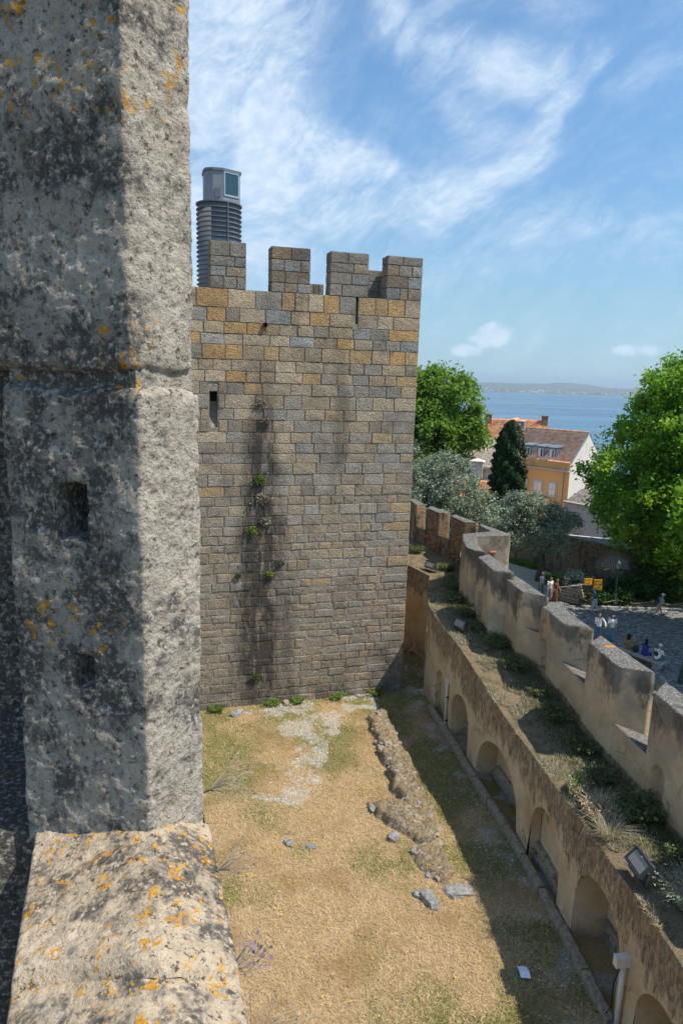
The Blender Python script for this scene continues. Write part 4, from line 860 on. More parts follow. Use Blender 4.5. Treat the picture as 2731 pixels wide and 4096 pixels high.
big_tree((16.0, 53, -1.5), [((-2.2, .3, 5.6), 1.7, (1, 1, .8)), ((-3.3, .2, 4.9), 1.4, (1, 1, .8)), ((-.8, 0, 6.2), 1.5, (1, 1, .7)), ((-.6, -.3, 4.4), 1.9, (1, 1, .75)), ((1.2, 0, 5.0), 1.5, (1, 1, .7)), ((.4, -.4, 3.4), 1.3, (1.2, 1, .7)), ((-2.4, -.2, 3.9), 1.5, (1, 1, .7))], 'olive tree with a leaning twisted trunk on the sandy path', 230, 170, 'leaf_olive', .10, .46, [([(0, 0, -.2), (-.1, 0, .5), (.35, .1, 1.3), (.15, .1, 2.2)], .32, .15), ([(.15, .1, 2.0), (-.8, 0, 3.2), (-2, 0, 5)], .12, .04), ([(.15, .1, 2.1), (.8, 0, 3.3), (1.4, 0, 4.8)], .11, .03), ([(.1, .1, 2.1), (-.2, 0, 4), (-.5, 0, 6)], .1, .03)], None, 'olive_tree', .2)
# cypress
ct = thing('cypress_tree', 'tall dark conical cypress in front of the orange house', 'tree', (15.1, 62, -3)); n = 42000
hh = rng.random(n)**.85; rr = np.interp(hh, [0, .1, .4, .72, .9, .97, 1], [.7, 1.2, 1.36, 1.16, .78, .42, .08]); an = rng.uniform(0, 2*np.pi, n); lump = 1+.2*np.sin(an*5+hh*31)+.14*np.sin(an*9-hh*53); q = rr*lump*(.62+.4*rng.random(n)**.4)
Pc = np.stack([15.1+q*np.cos(an), 62+q*np.sin(an), 1.6+hh*9.2], 1); leaves(Pc, .13, 'leaf_cypress', 'crown', ct, 0, 2.2)
leaves(Pc[(hh > .55) & (np.cos(an-.1) > .1)][:1300]*[1.0, 1, 1]+[.03, -.06, .0], .15, 'weed_dry', 'dead_foliage', ct, 0, 2.2)
trunk(ct, (15.1, 62, -3), [([(0, 0, -.5), (0, 0, 6), (0, 0, 12)], .3, .05)], .3)
def bush(loc, r, label, mt, n=1800, ls=.12, name='shrub', sq=(1, 1, .8), group=None, stems=5):
    t = thing(name, label, 'shrub', loc, 0, group); L_ = [((loc[0]+rng.normal()*r*.35, loc[1]+rng.normal()*r*.35, loc[2]+r*sq[2]*rng.uniform(.5, .9)), r*rng.uniform(.6, .85), sq) for _ in range(5)]
    leaves(crown_points(L_, max(8, n//40), 40, r*.34), ls, mt, 'foliage', t, .3)
    mb = MB()
    for k in range(stems): mb.tube([(loc[0], loc[1], loc[2]-.05), (loc[0]+rng.normal()*r*.3, loc[1]+rng.normal()*r*.3, loc[2]+r*.7)], [.03, .01], 5)
    mb.build('stem', 'bark', t, False, True); return t
bush((21.7, 49.8, -1.5), 1.15, 'clipped dark green shrub in front of the arched gate', 'leaf_bush', 3600, .13, sq=(1.3, 1, .75))
bush((19.2, 48.0, -1.5), .75, 'low leafy shrub just right of the orange direction signs', 'leaf_bush', 1800, .12)
bush((17.95, 47.6, -1.5), .75, 'light green shrub at the foot of the sign post', 'leaf_weed', 1300, .12)
bush((20.6, 47.7, -1.5), .8, 'shrub beside the green lamp post base', 'leaf_bush', 1300, .12)
bush((23.0, 49.4, -1.5), 1.5, 'broad dark shrub right of the lamp post under the large tree', 'leaf_bush', 3400, .14)
bush((25.0, 49.6, -1.5), 1.9, 'dark shrub behind the walking man in the grey shirt', 'leaf_bush', 3400, .14)
bush((28.2, 50.0, -1.5), 2.1, 'dark shrub at the right end of the planting bed', 'leaf_bush', 3000, .15)
bush((25.4, 52.4, -1.5), 2.4, 'tall dark ivy mass against the garden wall right of the gate', 'leaf_bush', 4200, .15, sq=(1, .7, 1.1))
bush((17.35, 49.0, -.35), .72, 'silvery shrub on top of the stone planter', 'leaf_silver', 1500, .09)
bush((16.5, 49.7, -.6), .6, 'yellow green shrub in the planter beside the silvery one', 'leaf_bright', 1200, .09)
bush((15.9, 50.1, -.8), .55, 'small green shrub at the left end of the stone planter', 'leaf_bush', 900, .09)
# strap-leaved clump bed by the path
for k in range(7):
    c = np.array([15.05+k*.27, 58.6-k*.36, -1.45]); t = thing('strap_leaf_plant', 'bright green strap leaved clump along the back of the sandy path', 'plant', tuple(c), 0, 'strap leaved clumps by the path'); n = 60; Vv = []; Ff = []
    for j in range(n):
        a = rng.uniform(0, 6.28); l = rng.uniform(.35, .75); b0 = c+[rng.normal()*.1, rng.normal()*.1, 0]; d = np.array([math.cos(a), math.sin(a), 0]); s_ = np.array([-d[1], d[0], 0])*.035; p1 = b0+d*l*.35+[0, 0, l*.75]; p2 = b0+d*l*.8+[0, 0, l*.65]; i = len(Vv); Vv += [b0-s_, b0+s_, p1+s_, p1-s_, p2]; Ff += [(i, i+1, i+2, i+3), (i+3, i+2, i+4)]
    obj('leaf_clump', Vv, Ff, 'leaf_bright', t, False, True)

# ================================================================== PLAZA FURNITURE AND GARDEN WALLS
gw = thing('garden_wall', 'old rubble garden wall with an arched opening behind the olive tree', 'wall', (19, 55, -1.5))
GP = [(12.2, 62.5), (16.2, 58.4), (17.9, 56.6), (19.5, 54.6), (20.98, 53.45)]
def slab(name, pts, zb, zt, th, mt, parent):
    P_, _ = resample(chaikin(pts, 2), .25); t_ = np.gradient(P_, axis=0); t_ /= np.linalg.norm(t_, axis=1)[:, None]; N_ = np.stack([t_[:, 1], -t_[:, 0]], 1); nv = 16; n = len(P_); VV = np.zeros((n, nv+1, 3)); ztv = np.interp(np.linspace(0, 1, n), np.linspace(0, 1, len(zt)), zt)
    for j in range(nv): VV[:, j, :2] = P_-N_*0; VV[:, j, 2] = zb+(ztv-zb)*j/(nv-1)
    VV[:, nv, :2] = P_-N_*-th*-1; VV[:, nv, 2] = ztv
    f = VV.reshape(-1, 3); d = fbm(f, 1.2, 4)*.06; d[np.tile(np.arange(nv+1), n) == nv] = 0; f[:, :2] += np.repeat(N_, nv+1, 0)*d[:, None]
    return obj(name, f, grid_faces(n, nv+1)[:, ::-1], mt, parent, True, True)
slab('wall_face', GP, -1.7, [2.4, 2.2, 1.95, 1.75, 1.55], .6, 'rubble_plaster', gw)
# arch bay: wall above and around an opening from x=20.98 to ~23.6
ga = np.array([20.98, 53.45]); gd = np.array([.93, -.37]); gn = np.array([gd[1], -gd[0]]); mb = MB(); hw = 1.15; top_z = 1.5; spr = -.35
xs_ = np.linspace(0, 2*hw, 21); f3 = lambda s, z_, o: (ga[0]+gd[0]*s-gn[0]*o, ga[1]+gd[1]*s-gn[1]*o, z_)
arc = [spr+math.sqrt(max(hw*hw-(s-hw)**2, 0)) for s in xs_]
for i in range(20):
    mb.poly([f3(xs_[i], arc[i], 0), f3(xs_[i+1], arc[i+1], 0), f3(xs_[i+1], top_z, 0), f3(xs_[i], top_z, 0)], [(0, 1, 2, 3)]); mb.poly([f3(xs_[i], arc[i], 0), f3(xs_[i+1], arc[i+1], 0), f3(xs_[i+1], arc[i+1], .6), f3(xs_[i], arc[i], .6)], [(3, 2, 1, 0)])
    mb.poly([f3(xs_[i], top_z, 0), f3(xs_[i+1], top_z, 0), f3(xs_[i+1], top_z, .6), f3(xs_[i], top_z, .6)], [(0, 1, 2, 3)])
for s in (0, 2*hw): mb.poly([f3(s, -1.7, 0), f3(s, spr, 0), f3(s, spr, .6), f3(s, -1.7, .6)], [(0, 1, 2, 3)])
mb.poly([f3(2*hw, -1.7, 0), f3(2*hw+6, -1.7, 0), f3(2*hw+6, top_z, 0), f3(2*hw, top_z, 0)], [(0, 1, 2, 3)]); mb.poly([f3(2*hw, top_z, 0), f3(2*hw+6, top_z, 0), f3(2*hw+6, top_z, .6), f3(2*hw, top_z, .6)], [(0, 1, 2, 3)])
mb.build('arch_bay', 'rubble_plaster', gw, False, True)
for i in range(15):
    a0 = math.pi*i/15; a1 = math.pi*(i+.9)/15; q = []
    for (rr_, o) in ((hw, -.06), (hw+.34, -.06), (hw, .3), (hw+.34, .3)):
        for a in (a0, a1): q.append(f3(hw-rr_*math.cos(a), spr+rr_*math.sin(a), o))
    MB().poly(q, [(0, 1, 3, 2), (2, 3, 7, 6), (0, 4, 5, 1), (0, 2, 6, 4), (1, 5, 7, 3)]).build('arch_stone', 'rock', gw, False, True)
gt = thing('iron_gate', 'black iron bar gate closing the arched opening', 'gate', f3(hw, -1.5, .3))
for k in range(17):
    s = .07+k*(2*hw-.14)/16; z1 = spr+math.sqrt(max(hw*hw-(s-hw)**2, 0)); MB().tube([f3(s, -1.6, .3), f3(s, z1, .3)], .018, 6).build('bar', 'iron', gt, False, True)
for z_ in (-1.2, -.45, -.35): MB().tube([f3(.02, z_, .3), f3(2*hw-.02, z_, .3)], .022, 6).build('rail', 'iron', gt, False, True)
dsc = thing('satellite_dish', 'white dish on the pale street wall behind the iron gate', 'dish', (22.9, 58.5, -.2)); mb = MB(); mb.lathe([(.02, .0), (.2, .03), (.36, .10), (.42, .16)], seg=16); ds = mb.build('bowl', 'frame_white', dsc); ds.rotation_euler = (R(75), 0, R(-15)); MB().tube([(0, .02, 0), (0, .3, -.1)], .02, 6).build('arm', 'zinc', dsc)
# planter with stone blocks
pl = thing('stone_planter', 'low wedge shaped rubble stone planter behind the battlements', 'planter', (16.8, 48, -1.5))
pf = [(15.9, 48.75), (17.5, 47.4)]; a, b = map(np.array, pf); d = b-a; L_ = np.linalg.norm(d); t_ = d/L_; n_ = np.array([t_[1], -t_[0]]); n_ = n_ if n_[1] < 0 else -n_
MB().prism([tuple(a-n_*.1), tuple(b-n_*.1), (17.9, 49.4), (16.4, 50.6)], -1.6, -.3, [-.75, -.05, -.2, -.7]).build('core', 'earth', pl, False, True)
for r in range(6):
    s = random.uniform(0, .1)
    while s < L_-.12:
        wd = random.uniform(.2, .5); z_ = -1.45+r*.24; lim = -.72+.68*(s+wd/2)/L_
        if z_+.1 < lim:
            p = a+t_*(s+wd/2)+n_*random.uniform(-.06, -.02); bevel(MB().box((p[0], p[1], z_), (wd*.94, .2, .215), math.atan2(t_[1], t_[0])).build('stone', 'rock', pl, False, True), .03)
        s += wd
q0, q1 = a+n_*.06, b+n_*.06; MB().poly([(*q0, -.72), (*q1, -.02), (*(q1-n_*.35), -.0), (*(q0-n_*.35), -.70), (*q0, -.80), (*q1, -.10)], [(0, 1, 2, 3), (4, 5, 1, 0)]).build('coping', 'bench_stone', pl, False, True)
# direction signs
sg = thing('direction_sign', 'brown post with five orange direction boards beside the planter', 'sign', (18.02, 46.95, -1.5), R(8))
MB().box((0, 0, 1.12), (.14, .10, 2.26)).build('post', 'sign_post', sg)
def board(cx, cz, wd, tiltz):
    bd = bevel(MB().box((0, 0, 0), (wd, .05, .235)).build('sign_board', 'sign_orange', sg), .008); bd.location = (cx, -.08, cz); bd.rotation_euler = (0, 0, tiltz)
    mb = MB(); x = -wd*.28
    while x < wd*.38:
        l = random.uniform(.04, .10); mb.box((x, -.028, .03), (l, .006, .035)); mb.box((x, -.028, -.035), (l*.8, .006, .028)); x += l+.035
    mb.poly([(-wd*.44, -.03, 0), (-wd*.36, -.03, .05), (-wd*.36, -.03, -.05)], [(0, 1, 2)]); mb.build('lettering', 'sign_ink', bd)
for k in range(2): board(-.37, 2.02-k*.25, .60, R(4))
for k in range(3): board(.38, 1.93-k*.25, .62, R(-4))
# rope barrier
def post(x, y, lb): 
    t = thing('barrier_post', lb, 'post', (x, y, -1.5), 0, 'rope barrier posts'); MB().lathe([(.05, -.1), (.05, .62), (.03, .66)], seg=8).build('shaft', 'wood_post', t); return Vector((x, y, -1.5+.55))
pp = [post(17.4, 46.95, 'wooden barrier post next to the sign post'), post(19.95, 47.05, 'wooden barrier post at the lamp post base'), post(22.5, 47.0, 'wooden barrier post behind the walking man'), post(25.2, 47.1, 'wooden barrier post nearest the right edge of the picture')]
for a, b, lb in zip(pp, pp[1:], ('rope sagging between the sign and the lamp post', 'rope sagging from the lamp post to the walking man', 'rope sagging behind the walking man to the right edge')):
    mb = MB(); mb.tube([a.lerp(b, q)+Vector((0, 0, -.22*(1-(2*q-1)**2))) for q in np.linspace(0, 1, 11)], .022, 6); props(mb.build('barrier_rope', 'rope'), lb, 'rope', 'barrier ropes')
# lamp posts
def lamp(loc, label, h=3.2):
    t = thing('lamp_post', label, 'lamp post', loc, 0, 'green lamp posts')
    MB().lathe([(.17, 0), (.17, .25), (.13, .3), (.12, .75), (.14, .8), (.09, .9)], seg=12).build('base', 'lamp_green', t); MB().lathe([(.075, .85), (.06, h-.5), (.09, h-.45), (.05, h-.4)], seg=12).build('shaft', 'lamp_green', t)
    MB().lathe([(.10, h-.4), (.19, h), (.19, h+.02)], seg=6).build('lantern', 'flood_glass', t); MB().lathe([(.22, h+.02), (.12, h+.14), (.03, h+.2)], seg=6).build('lantern_cap', 'lamp_green', t); return t
lamp((19.86, 47.3, -1.5), 'green lamp post rising through the shrubs beside the gate'); lamp((18.5, 34.4, -1.5), 'green lamp post cut off at the right edge beside the bench')
# bench
be = thing('stone_bench', 'long stone slab bench with three people sitting on it', 'bench', (17.5, 37.1, -1.5), math.atan2(-1.911, 1.22))
bevel(MB().box((0, 0, .40), (2.75, .62, .14)).build('seat', 'bench_stone', be), .025)
for s in (-1.0, 1.0): bevel(MB().box((s, 0, .165), (.34, .5, .33)).build('support', 'bench_stone', be), .02)

# ================================================================== HOUSES
def roof_sheet(p00, p10, p11, p01, nx, ny, bump=.035, step=.025):
    """p00-p10 eave, p01-p11 ridge"""
    p00, p10, p11, p01 = map(np.array, (p00, p10, p11, p01)); U = nx*6+1; Vn = ny*2; u = np.linspace(0, 1, U); n = np.cross(p10-p00, p01-p00); n = n/np.linalg.norm(n); n = n*(1 if n[2] > 0 else -1); out = np.zeros((U, Vn, 3))
    for j in range(Vn):
        r = j//2; v = (r+(j % 2)*.995)/ny; off = bump*np.abs(np.sin(u*nx*math.pi))+(step if j % 2 == 0 else 0)
        out[:, j] = (p00+(p10-p00)*u[:, None])*(1-v)+(p01+(p11-p01)*u[:, None])*v+n*off[:, None]
    return out.reshape(-1, 3), grid_faces(U, Vn)
def roof_part(name, pts, nx, ny, mt, parent): V_, F_ = roof_sheet(*pts, nx, ny); return obj(name, V_, F_, mt, parent, False)
def window(parent, x, z, w_, h_, y=0., kind='window', shut=True):
    """on a facade in the plane y; faces -y"""
    MB().box((x, y-.03, z), (w_+.36, .06, h_+.36)).build('window_surround', 'trim_stone', parent)
    o = MB().box((x, y-.05, z), (w_, .06, h_)).build(kind, 'shutter' if shut else 'pane', parent)
    if shut:
        for s in (-1, 1):
            MB().box((x+s*w_*.25, y-.09, z), (w_*.46, .03, h_*.96)).build('shutter_leaf', 'shutter', o)
            for q in (-1, 1): MB().box((x+s*w_*.25, y-.108, z+q*h_*.24), (w_*.32, .012, h_*.38)).build('shutter_panel', 'frame_white', o)
    else:
        mb = MB(); [mb.box((x+s*w_*.46, y-.09, z), (w_*.09, .04, h_)) for s in (-1, 1)]; mb.box((x, y-.09, z), (w_*.08, .04, h_)); [mb.box((x, y-.092, z+q*h_), (w_, .04, .06)) for q in (-.48, .0, .2, .48)]; mb.build('window_frame', 'frame_white', o)
    return o
# orange house: local x runs along the facade to the right, y into the house
oh = thing('orange_house', 'orange rendered house with red tiled roof and slate dormers', 'house', (26.7, 80, -8), R(-47.3))
HL, HD, EZ, RZ = 8.6, 7.3, 13.15, 16.55     # length, depth, parapet top, ridge (local z)
MB().poly([(-HL, 0, 0), (0, 0, 0), (0, 0, EZ-.9), (-HL, 0, EZ-.9)], [(0, 1, 2, 3)]).build('facade', 'wall_orange', oh)
MB().poly([(0, 0, 0), (0, HD, 0), (0, HD, EZ), (0, HD/2, RZ), (0, 0, EZ)], [(0, 1, 2, 3, 4)]).build('gable_wall', 'wall_white', oh); MB().poly([(-HL, 0, 0), (-HL, HD, 0), (-HL, HD, EZ), (-HL, HD/2, RZ), (-HL, 0, EZ)], [(4, 3, 2, 1, 0)]).build('gable_wall', 'wall_white', oh)
MB().box((-HL/2, -.05, EZ-.45), (HL+.04, .24, .86)).build('parapet', 'ochre_cornice', oh); mb = MB(); mb.box((-HL/2, -.16, EZ-.98), (HL+.1, .42, .14)); mb.box((-HL/2, -.1, EZ-1.1), (HL+.06, .26, .1)); mb.build('cornice', 'trim_stone', oh)
roof_part('roof', ((-HL, .0, EZ-.05), (.05, .0, EZ-.05), (.05, HD/2, RZ), (-HL, HD/2, RZ)), 30, 15, 'roof_pink', oh); roof_part('roof', ((.05, HD, EZ), (-HL, HD, EZ), (-HL, HD/2, RZ), (.05, HD/2, RZ)), 30, 15, 'roof_pink', oh)
MB().tube([(-HL, HD/2, RZ+.04), (.05, HD/2, RZ+.04)], .13, 8).build('ridge_tiles', 'roof_red', oh)
mb = MB(); mb.poly([(.02, 0, EZ+.08), (.16, 0, EZ+.08), (.16, HD/2, RZ+.14), (.02, HD/2, RZ+.14)], [(0, 1, 2, 3)]); mb.poly([(.16, 0, EZ-.1), (.16, HD/2, RZ-.05), (.16, HD/2, RZ+.14), (.16, 0, EZ+.08)], [(0, 1, 2, 3)]); mb.build('verge_flashing', 'zinc', oh)
mb = MB(); mb.poly([(-HL-.14, 0, EZ+.1), (-HL+.06, 0, EZ+.1), (-HL+.06, HD/2, RZ+.2), (-HL-.14, HD/2, RZ+.2)], [(0, 1, 2, 3)]); mb.build('verge_flashing', 'zinc', oh)
for x in (-6.1, -4.3, -2.75):
    dw, dz0, dz1 = 1.05, EZ+.25, EZ+1.55; y0, y1 = .42, 1.95
    dm = MB().poly([(x-dw/2, y0, dz0), (x+dw/2, y0, dz0), (x+dw/2, y0, dz1), (x-dw/2, y0, dz1), (x-dw/2, y1, dz1+.05), (x+dw/2, y1, dz1+.05), (x-dw/2, y1, dz0), (x+dw/2, y1, dz0)], [(0, 1, 2, 3), (1, 7, 5, 2), (6, 0, 3, 4)]).build('dormer', 'slate_metal', oh)
    mb = MB(); mb.prism([(x-dw/2-.1, y0-.12), (x+dw/2+.1, y0-.12), (x+dw/2+.1, y1+.2), (x-dw/2-.1, y1+.2)], dz1, dz1+.08, [dz1+.04, dz1+.04, dz1+.25, dz1+.25]); [mb.box((x-dw/2+k*dw/3, (y0+y1)/2, dz1+.17), (.03, y1-y0, .05)) for k in range(4)]; mb.build('dormer_roof', 'zinc', dm)
    MB().box((x, y0-.02, dz0+.55), (.52, .05, .9)).build('dormer_window', 'pane', dm); mb = MB(); [mb.box((x+s*.29, y0-.04, dz0+.55), (.09, .07, 1.0)) for s in (-1, 1)]; mb.box((x-.12, y0-.035, dz0+.55), (.26, .06, .92)); [mb.box((x, y0-.04, dz0+.55+q), (.66, .07, .09)) for q in (-.48, .48)]; mb.build('dormer_frame', 'frame_white', dm)
    mb = MB(); [mb.box((x+s*(dw/2+.012), y0+.3+k*.32, (dz0+dz1)/2), (.02, .03, dz1-dz0)) for k in range(4) for s in (-1, 1)]; mb.build('seam', 'zinc', dm)
window(oh, -2.05, 9.75, .86, 1.5, 0.); window(oh, -4.05, 9.25, 1.05, 2.5, 0.); window(oh, -6.1, 9.7, .9, 1.6, 0., 'window', False); window(oh, -2.05, 6.2, .9, 1.9); window(oh, -4.05, 6.2, .9, 1.9)
mb = MB(); mb.tube([(-.75, -.12, EZ-1.0), (-.75, -.12, 1)], .07, 8); mb.box((-.75, -.2, EZ-.85), (.26, .2, .3)); mb.build('downpipe', 'trim_stone', oh)
for (yy_, zz_, h_) in ((2.0, 12.6, 1.3), (1.6, 8.2, 2.4)): MB().box((.02, yy_, zz_), (.06, .34, h_)).build('gable_slit', 'pane', oh)
# red roofed house behind
rh = thing('yellow_house', 'yellow house with bright red tiled roof and two brick chimneys behind the cypress', 'house', (25.3, 99, -10), R(-1.5))
RW = 4.9; RE, RR = 16.2, 18.95
MB().box((0, 3.0, RE/2), (2*RW, 6.0, RE)).build('wall', 'wall_yellow', rh); roof_part('roof', ((-RW-.3, -.5, RE-.25), (RW-.5, -.5, RE-.25), (RW-.5, 3, RR), (-RW+.9, 3, RR)), 30, 12, 'roof_red', rh); roof_part('roof', ((RW, 6.5, RE-.25), (-RW-.3, 6.5, RE-.25), (-RW+.9, 3, RR), (RW-.5, 3, RR)), 26, 10, 'roof_red', rh)
for x, hgt in ((-RW+.75, .75), (RW-.85, .9)):
    c_ = MB().box((x, 2.4, RR-.2), (.8, .6, 1.6)).build('chimney', 'chimney_brick', rh); MB().box((x, 2.4, RR+.5+.13), (.95, .75, .14)).build('chimney_cap', 'terracotta', c_)
dm = MB().box((-.3, 1.2, RR-.65), (1.8, 2.0, 1.1)).build('dormer', 'slate_metal', rh); V_ = [(-1.4, .05, RR-.12), (.8, .05, RR-.12), (.8, 2.3, RR-.12), (-1.4, 2.3, RR-.12), (-.3, 1.0, RR+.35), (-.3, 2.3, RR+.35)]; MB().poly(V_, [(0, 1, 4), (1, 2, 5, 4), (3, 0, 4, 5)]).build('dormer_roof', 'roof_red', dm); MB().box((-.3, .17, RR-.75), (.8, .06, .7)).build('dormer_window', 'frame_white', dm)
window(rh, -RW+1.5, RE-1.2, 1.0, 1.0, 0., 'window', False); window(rh, -RW+3.6, RE-1.2, 1.0, 1.0, 0., 'window', False)
# white house with grey roofs
wh = thing('white_house', 'low white house with worn grey tiled roofs and a capped white chimney', 'house', (14.3, 70.5, -6), R(-14))
MB().poly([(-3.6, 0, 0), (1.6, 0, 0), (1.6, 6, 0), (-3.6, 6, 0), (-3.6, 0, 11.9), (1.6, 0, 11.5), (1.6, 6, 12.4), (-3.6, 6, 12.8)], [(0, 1, 5, 4), (1, 2, 6, 5), (2, 3, 7, 6), (3, 0, 4, 7)]).build('wall', 'wall_white', wh)
roof_part('roof', ((-3.9, -.4, 11.95), (1.9, -.4, 11.45), (1.9, 6, 12.7), (-3.9, 6, 13.1)), 24, 14, 'roof_grey', wh); MB().box((-1.0, -.42, 11.6), (5.9, .12, .16), 0, Matrix.Rotation(R(5), 3, 'Y')).build('gutter', 'trim_stone', wh)
roof_part('roof', ((-4.6, -2.6, 10.2), (-.9, -2.6, 9.9), (-.9, -.1, 11.0), (-4.6, -.1, 11.3)), 14, 8, 'roof_grey', wh); MB().box((-2.7, -1.2, 5), (3.5, 2.4, 10)).build('annexe_wall', 'wall_white', wh)
c_ = MB().box((-.35, -.75, 11.3), (1.15, .8, 1.7)).build('chimney', 'wall_white', wh); V_ = [(-1.1, -1.3, 12.2), (.4, -1.3, 12.2), (.4, -.2, 12.2), (-1.1, -.2, 12.2), (-.35, -.75, 12.5)]; MB().poly(V_, [(0, 1, 4), (1, 2, 4), (2, 3, 4), (3, 0, 4), (3, 2, 1, 0)]).build('chimney_cap', 'frame_white', c_)
window(wh, -.5, 9.6, .45, 1.1, -.02, 'window', False); window(wh, .55, 9.6, .5, 1.3, -.02, 'window', False); MB().tube([(-2.6, -.5, 11.5), (-2.6, -.5, 13.6)], .025, 5).build('aerial', 'iron', wh)
w2 = thing('grey_roof_house', 'dark grey tiled house glimpsed between the plane tree and the cypress', 'house', (16.4, 77, -6), R(-12)); MB().box((0, 3, 6.2), (6.5, 6, 12.4)).build('wall', 'wall_white', w2); roof_part('roof', ((-3.4, -.2, 12.5), (3.4, -.2, 12.2), (3.4, 5.8, 13.5), (-3.4, 5.8, 13.8)), 24, 14, 'roof_grey', w2); MB().box((0, -.25, 12.25), (6.8, .2, .3)).build('eave', 'trim_stone', w2)
w3 = thing('tiled_house', 'long brown tiled roof behind the olive and the plane tree', 'house', (8, 84, -8), R(-4)); MB().box((0, 3, 7), (12, 6, 14.4)).build('wall', 'wall_white', w3); roof_part('roof', ((-6.2, -.4, 14.1), (6.2, -.4, 14.1), (6.2, 3.2, 15.6), (-6.2, 3.2, 15.6)), 40, 12, 'roof_grey', w3); roof_part('roof', ((-2, 6, 15.2), (5.5, 6, 15.2), (5.2, 8, 17), (-1.6, 8, 17)), 30, 10, 'roof_red', w3)
w4 = thing('small_tiled_house', 'small orange walled house with red tiles left of the cypress', 'house', (13.2, 65.6, -5), R(-20)); MB().box((0, 1.5, 4), (3.2, 3, 8.0)).build('wall', 'wall_orange', w4); roof_part('roof', ((-1.8, -.3, 8.1), (1.8, -.3, 8.1), (1.8, 2.2, 9.5), (-1.8, 2.2, 9.5)), 14, 9, 'roof_red', w4); MB().poly([(1.62, -.2, 8.0), (1.62, 3, 8.0), (1.62, 1.9, 9.5)], [(0, 1, 2)]).build('gable', 'wall_white', w4)
w5 = thing('pink_roof_shed', 'small shed with pale pink tiled roof behind the olive crown', 'shed', (17.4, 60, -3), R(-30)); MB().box((0, 1, 2.6), (2.6, 2, 5.2)).build('wall', 'wall_white', w5); roof_part('roof', ((-1.5, -.3, 5.3), (1.5, -.3, 5.3), (1.5, 1.6, 6.1), (-1.5, 1.6, 6.1)), 12, 7, 'roof_pink', w5)
w6 = thing('lilac_white_house', 'pale lilac white house wall in shade between the garden wall and the large tree', 'house', (24.4, 64.5, -6), R(-38))
MB().prism([(-3.1, 0), (6, 0), (6, 5), (-3.1, 5)], 0, 8.7, [8.7, 8.3, 8.3, 8.7]).build('wall', 'wall_lilac', w6); roof_part('roof', ((-3.2, -.1, 8.75), (6.1, -.1, 8.35), (6.1, 5.1, 9.2), (-3.2, 5.1, 9.6)), 24, 12, 'roof_grey', w6); MB().box((1.4, -.05, 8.62), (9.3, .3, .14), 0, Matrix.Rotation(R(2.5), 3, 'Y')).build('coping', 'trim_stone', w6); window(w6, -1.6, 5.6, .6, .7, 0., 'window', False)
w7 = thing('street_wall', 'bright wall of the street seen through the iron gate', 'wall', (23, 59.5, -2), R(-20)); MB().box((0, 0, 1.4), (7, .3, 2.8)).build('face', 'wall_lilac', w7)
# crane on the river quay
cr = thing('harbour_crane', 'thin red and blue harbour crane beyond the plane tree', 'crane', (118, 520, -86)); MB().tube([(0, 0, 0), (0, 0, 22)], 1.2, 6).build('mast', 'zinc', cr); MB().tube([(0, 0, 20), (11, 0, 62)], .6, 6).build('jib', 'terracotta', cr); plain('ship_blue', (.03, .15, .35)); MB().box((-4, 0, 7), (26, 12, 14)).build('hull', 'ship_blue', cr)

# ================================================================== YARD: grass, gravel, ruin, stones
GR = [(-4.1, 26.9), (-2, 27.6), (0, 28.4), (1.9, 28.9), (1.3, 27.2), (.1, 26.2), (-.1, 23.5), (-.3, 21.6), (-1.3, 20.3), (-2.5, 21.1), (-1.5, 23.2), (-1.9, 25.2)]
def gravel_of(xy):
    Q = np.stack([xy[:, 0], xy[:, 1], xy[:, 0]*0], 1); j = np.stack([fbm(Q, 1.1, 3, .55, 81), fbm(Q, 1.1, 3, .55, 82)], 1)*.55
    a = inpoly(xy+j, GR).astype(float)*np.clip(.58+1.3*fbm(Q, 1.5, 4, .65, 84), .05, .85)
    wx = xy[:, 0]-np.interp(xy[:, 1], [8, 16, 22, 29, 34], [5.6, 5.0, 4.2, 3.1, 3.2]); b = np.clip(wx/.8+.5, 0, 1)*np.clip(.45+1.5*fbm(Q, 1.5, 4, .6, 83), 0, 1)
    return np.maximum(a, b*.9)
def green_of(xy):
    Q = np.stack([xy[:, 0], xy[:, 1], xy[:, 0]*0], 1); n = fbm(Q, .55, 4, .55, 91); far = np.interp(xy[:, 1], [12, 18, 22, 29], [-.24, -.05, .17, .34])
    wall = np.clip((xy[:, 0]-np.interp(xy[:, 1], [8, 16, 22, 29, 34], [4.3, 3.7, 3.0, 1.8, 1.8]))/.8+.5, 0, 1)*.34
    left = np.clip((-2.2-xy[:, 0])/2., 0, 1)*.0
    return np.clip((n+far+wall+left)*2.2+.1, 0, 1)
gm_ = bpy.data.objects['courtyard_ground'].data
co = np.empty(len(gm_.vertices)*3); gm_.vertices.foreach_get('co', co); co = co.reshape(-1, 3)
for nm, fn_ in (('gravel', gravel_of), ('green', green_of)):
    at_ = gm_.attributes.new(nm, 'FLOAT', 'POINT'); at_.data.foreach_set('value', fn_(co[:, :2]).astype(np.float32))
def scatter(n, pw=1.5):
    y = 8.0+29*rng.random(n)**pw; x = rng.uniform(-7.4, 6.6, n); ok = x < np.interp(y, [8, 16, 22, 29, 29.5, 36], [6.6, 6.1, 5.2, 4.1, 4.4, 4.4])-.06
    tz = (x-2.97)*math.sin(TA)*-1+(y-29.29)*math.cos(TA); tx = (x-2.97)*math.cos(TA)+(y-29.29)*math.sin(TA); ok &= ~((tz > -.05) & (tx < .05))
    return np.stack([x[ok], y[ok]], 1)
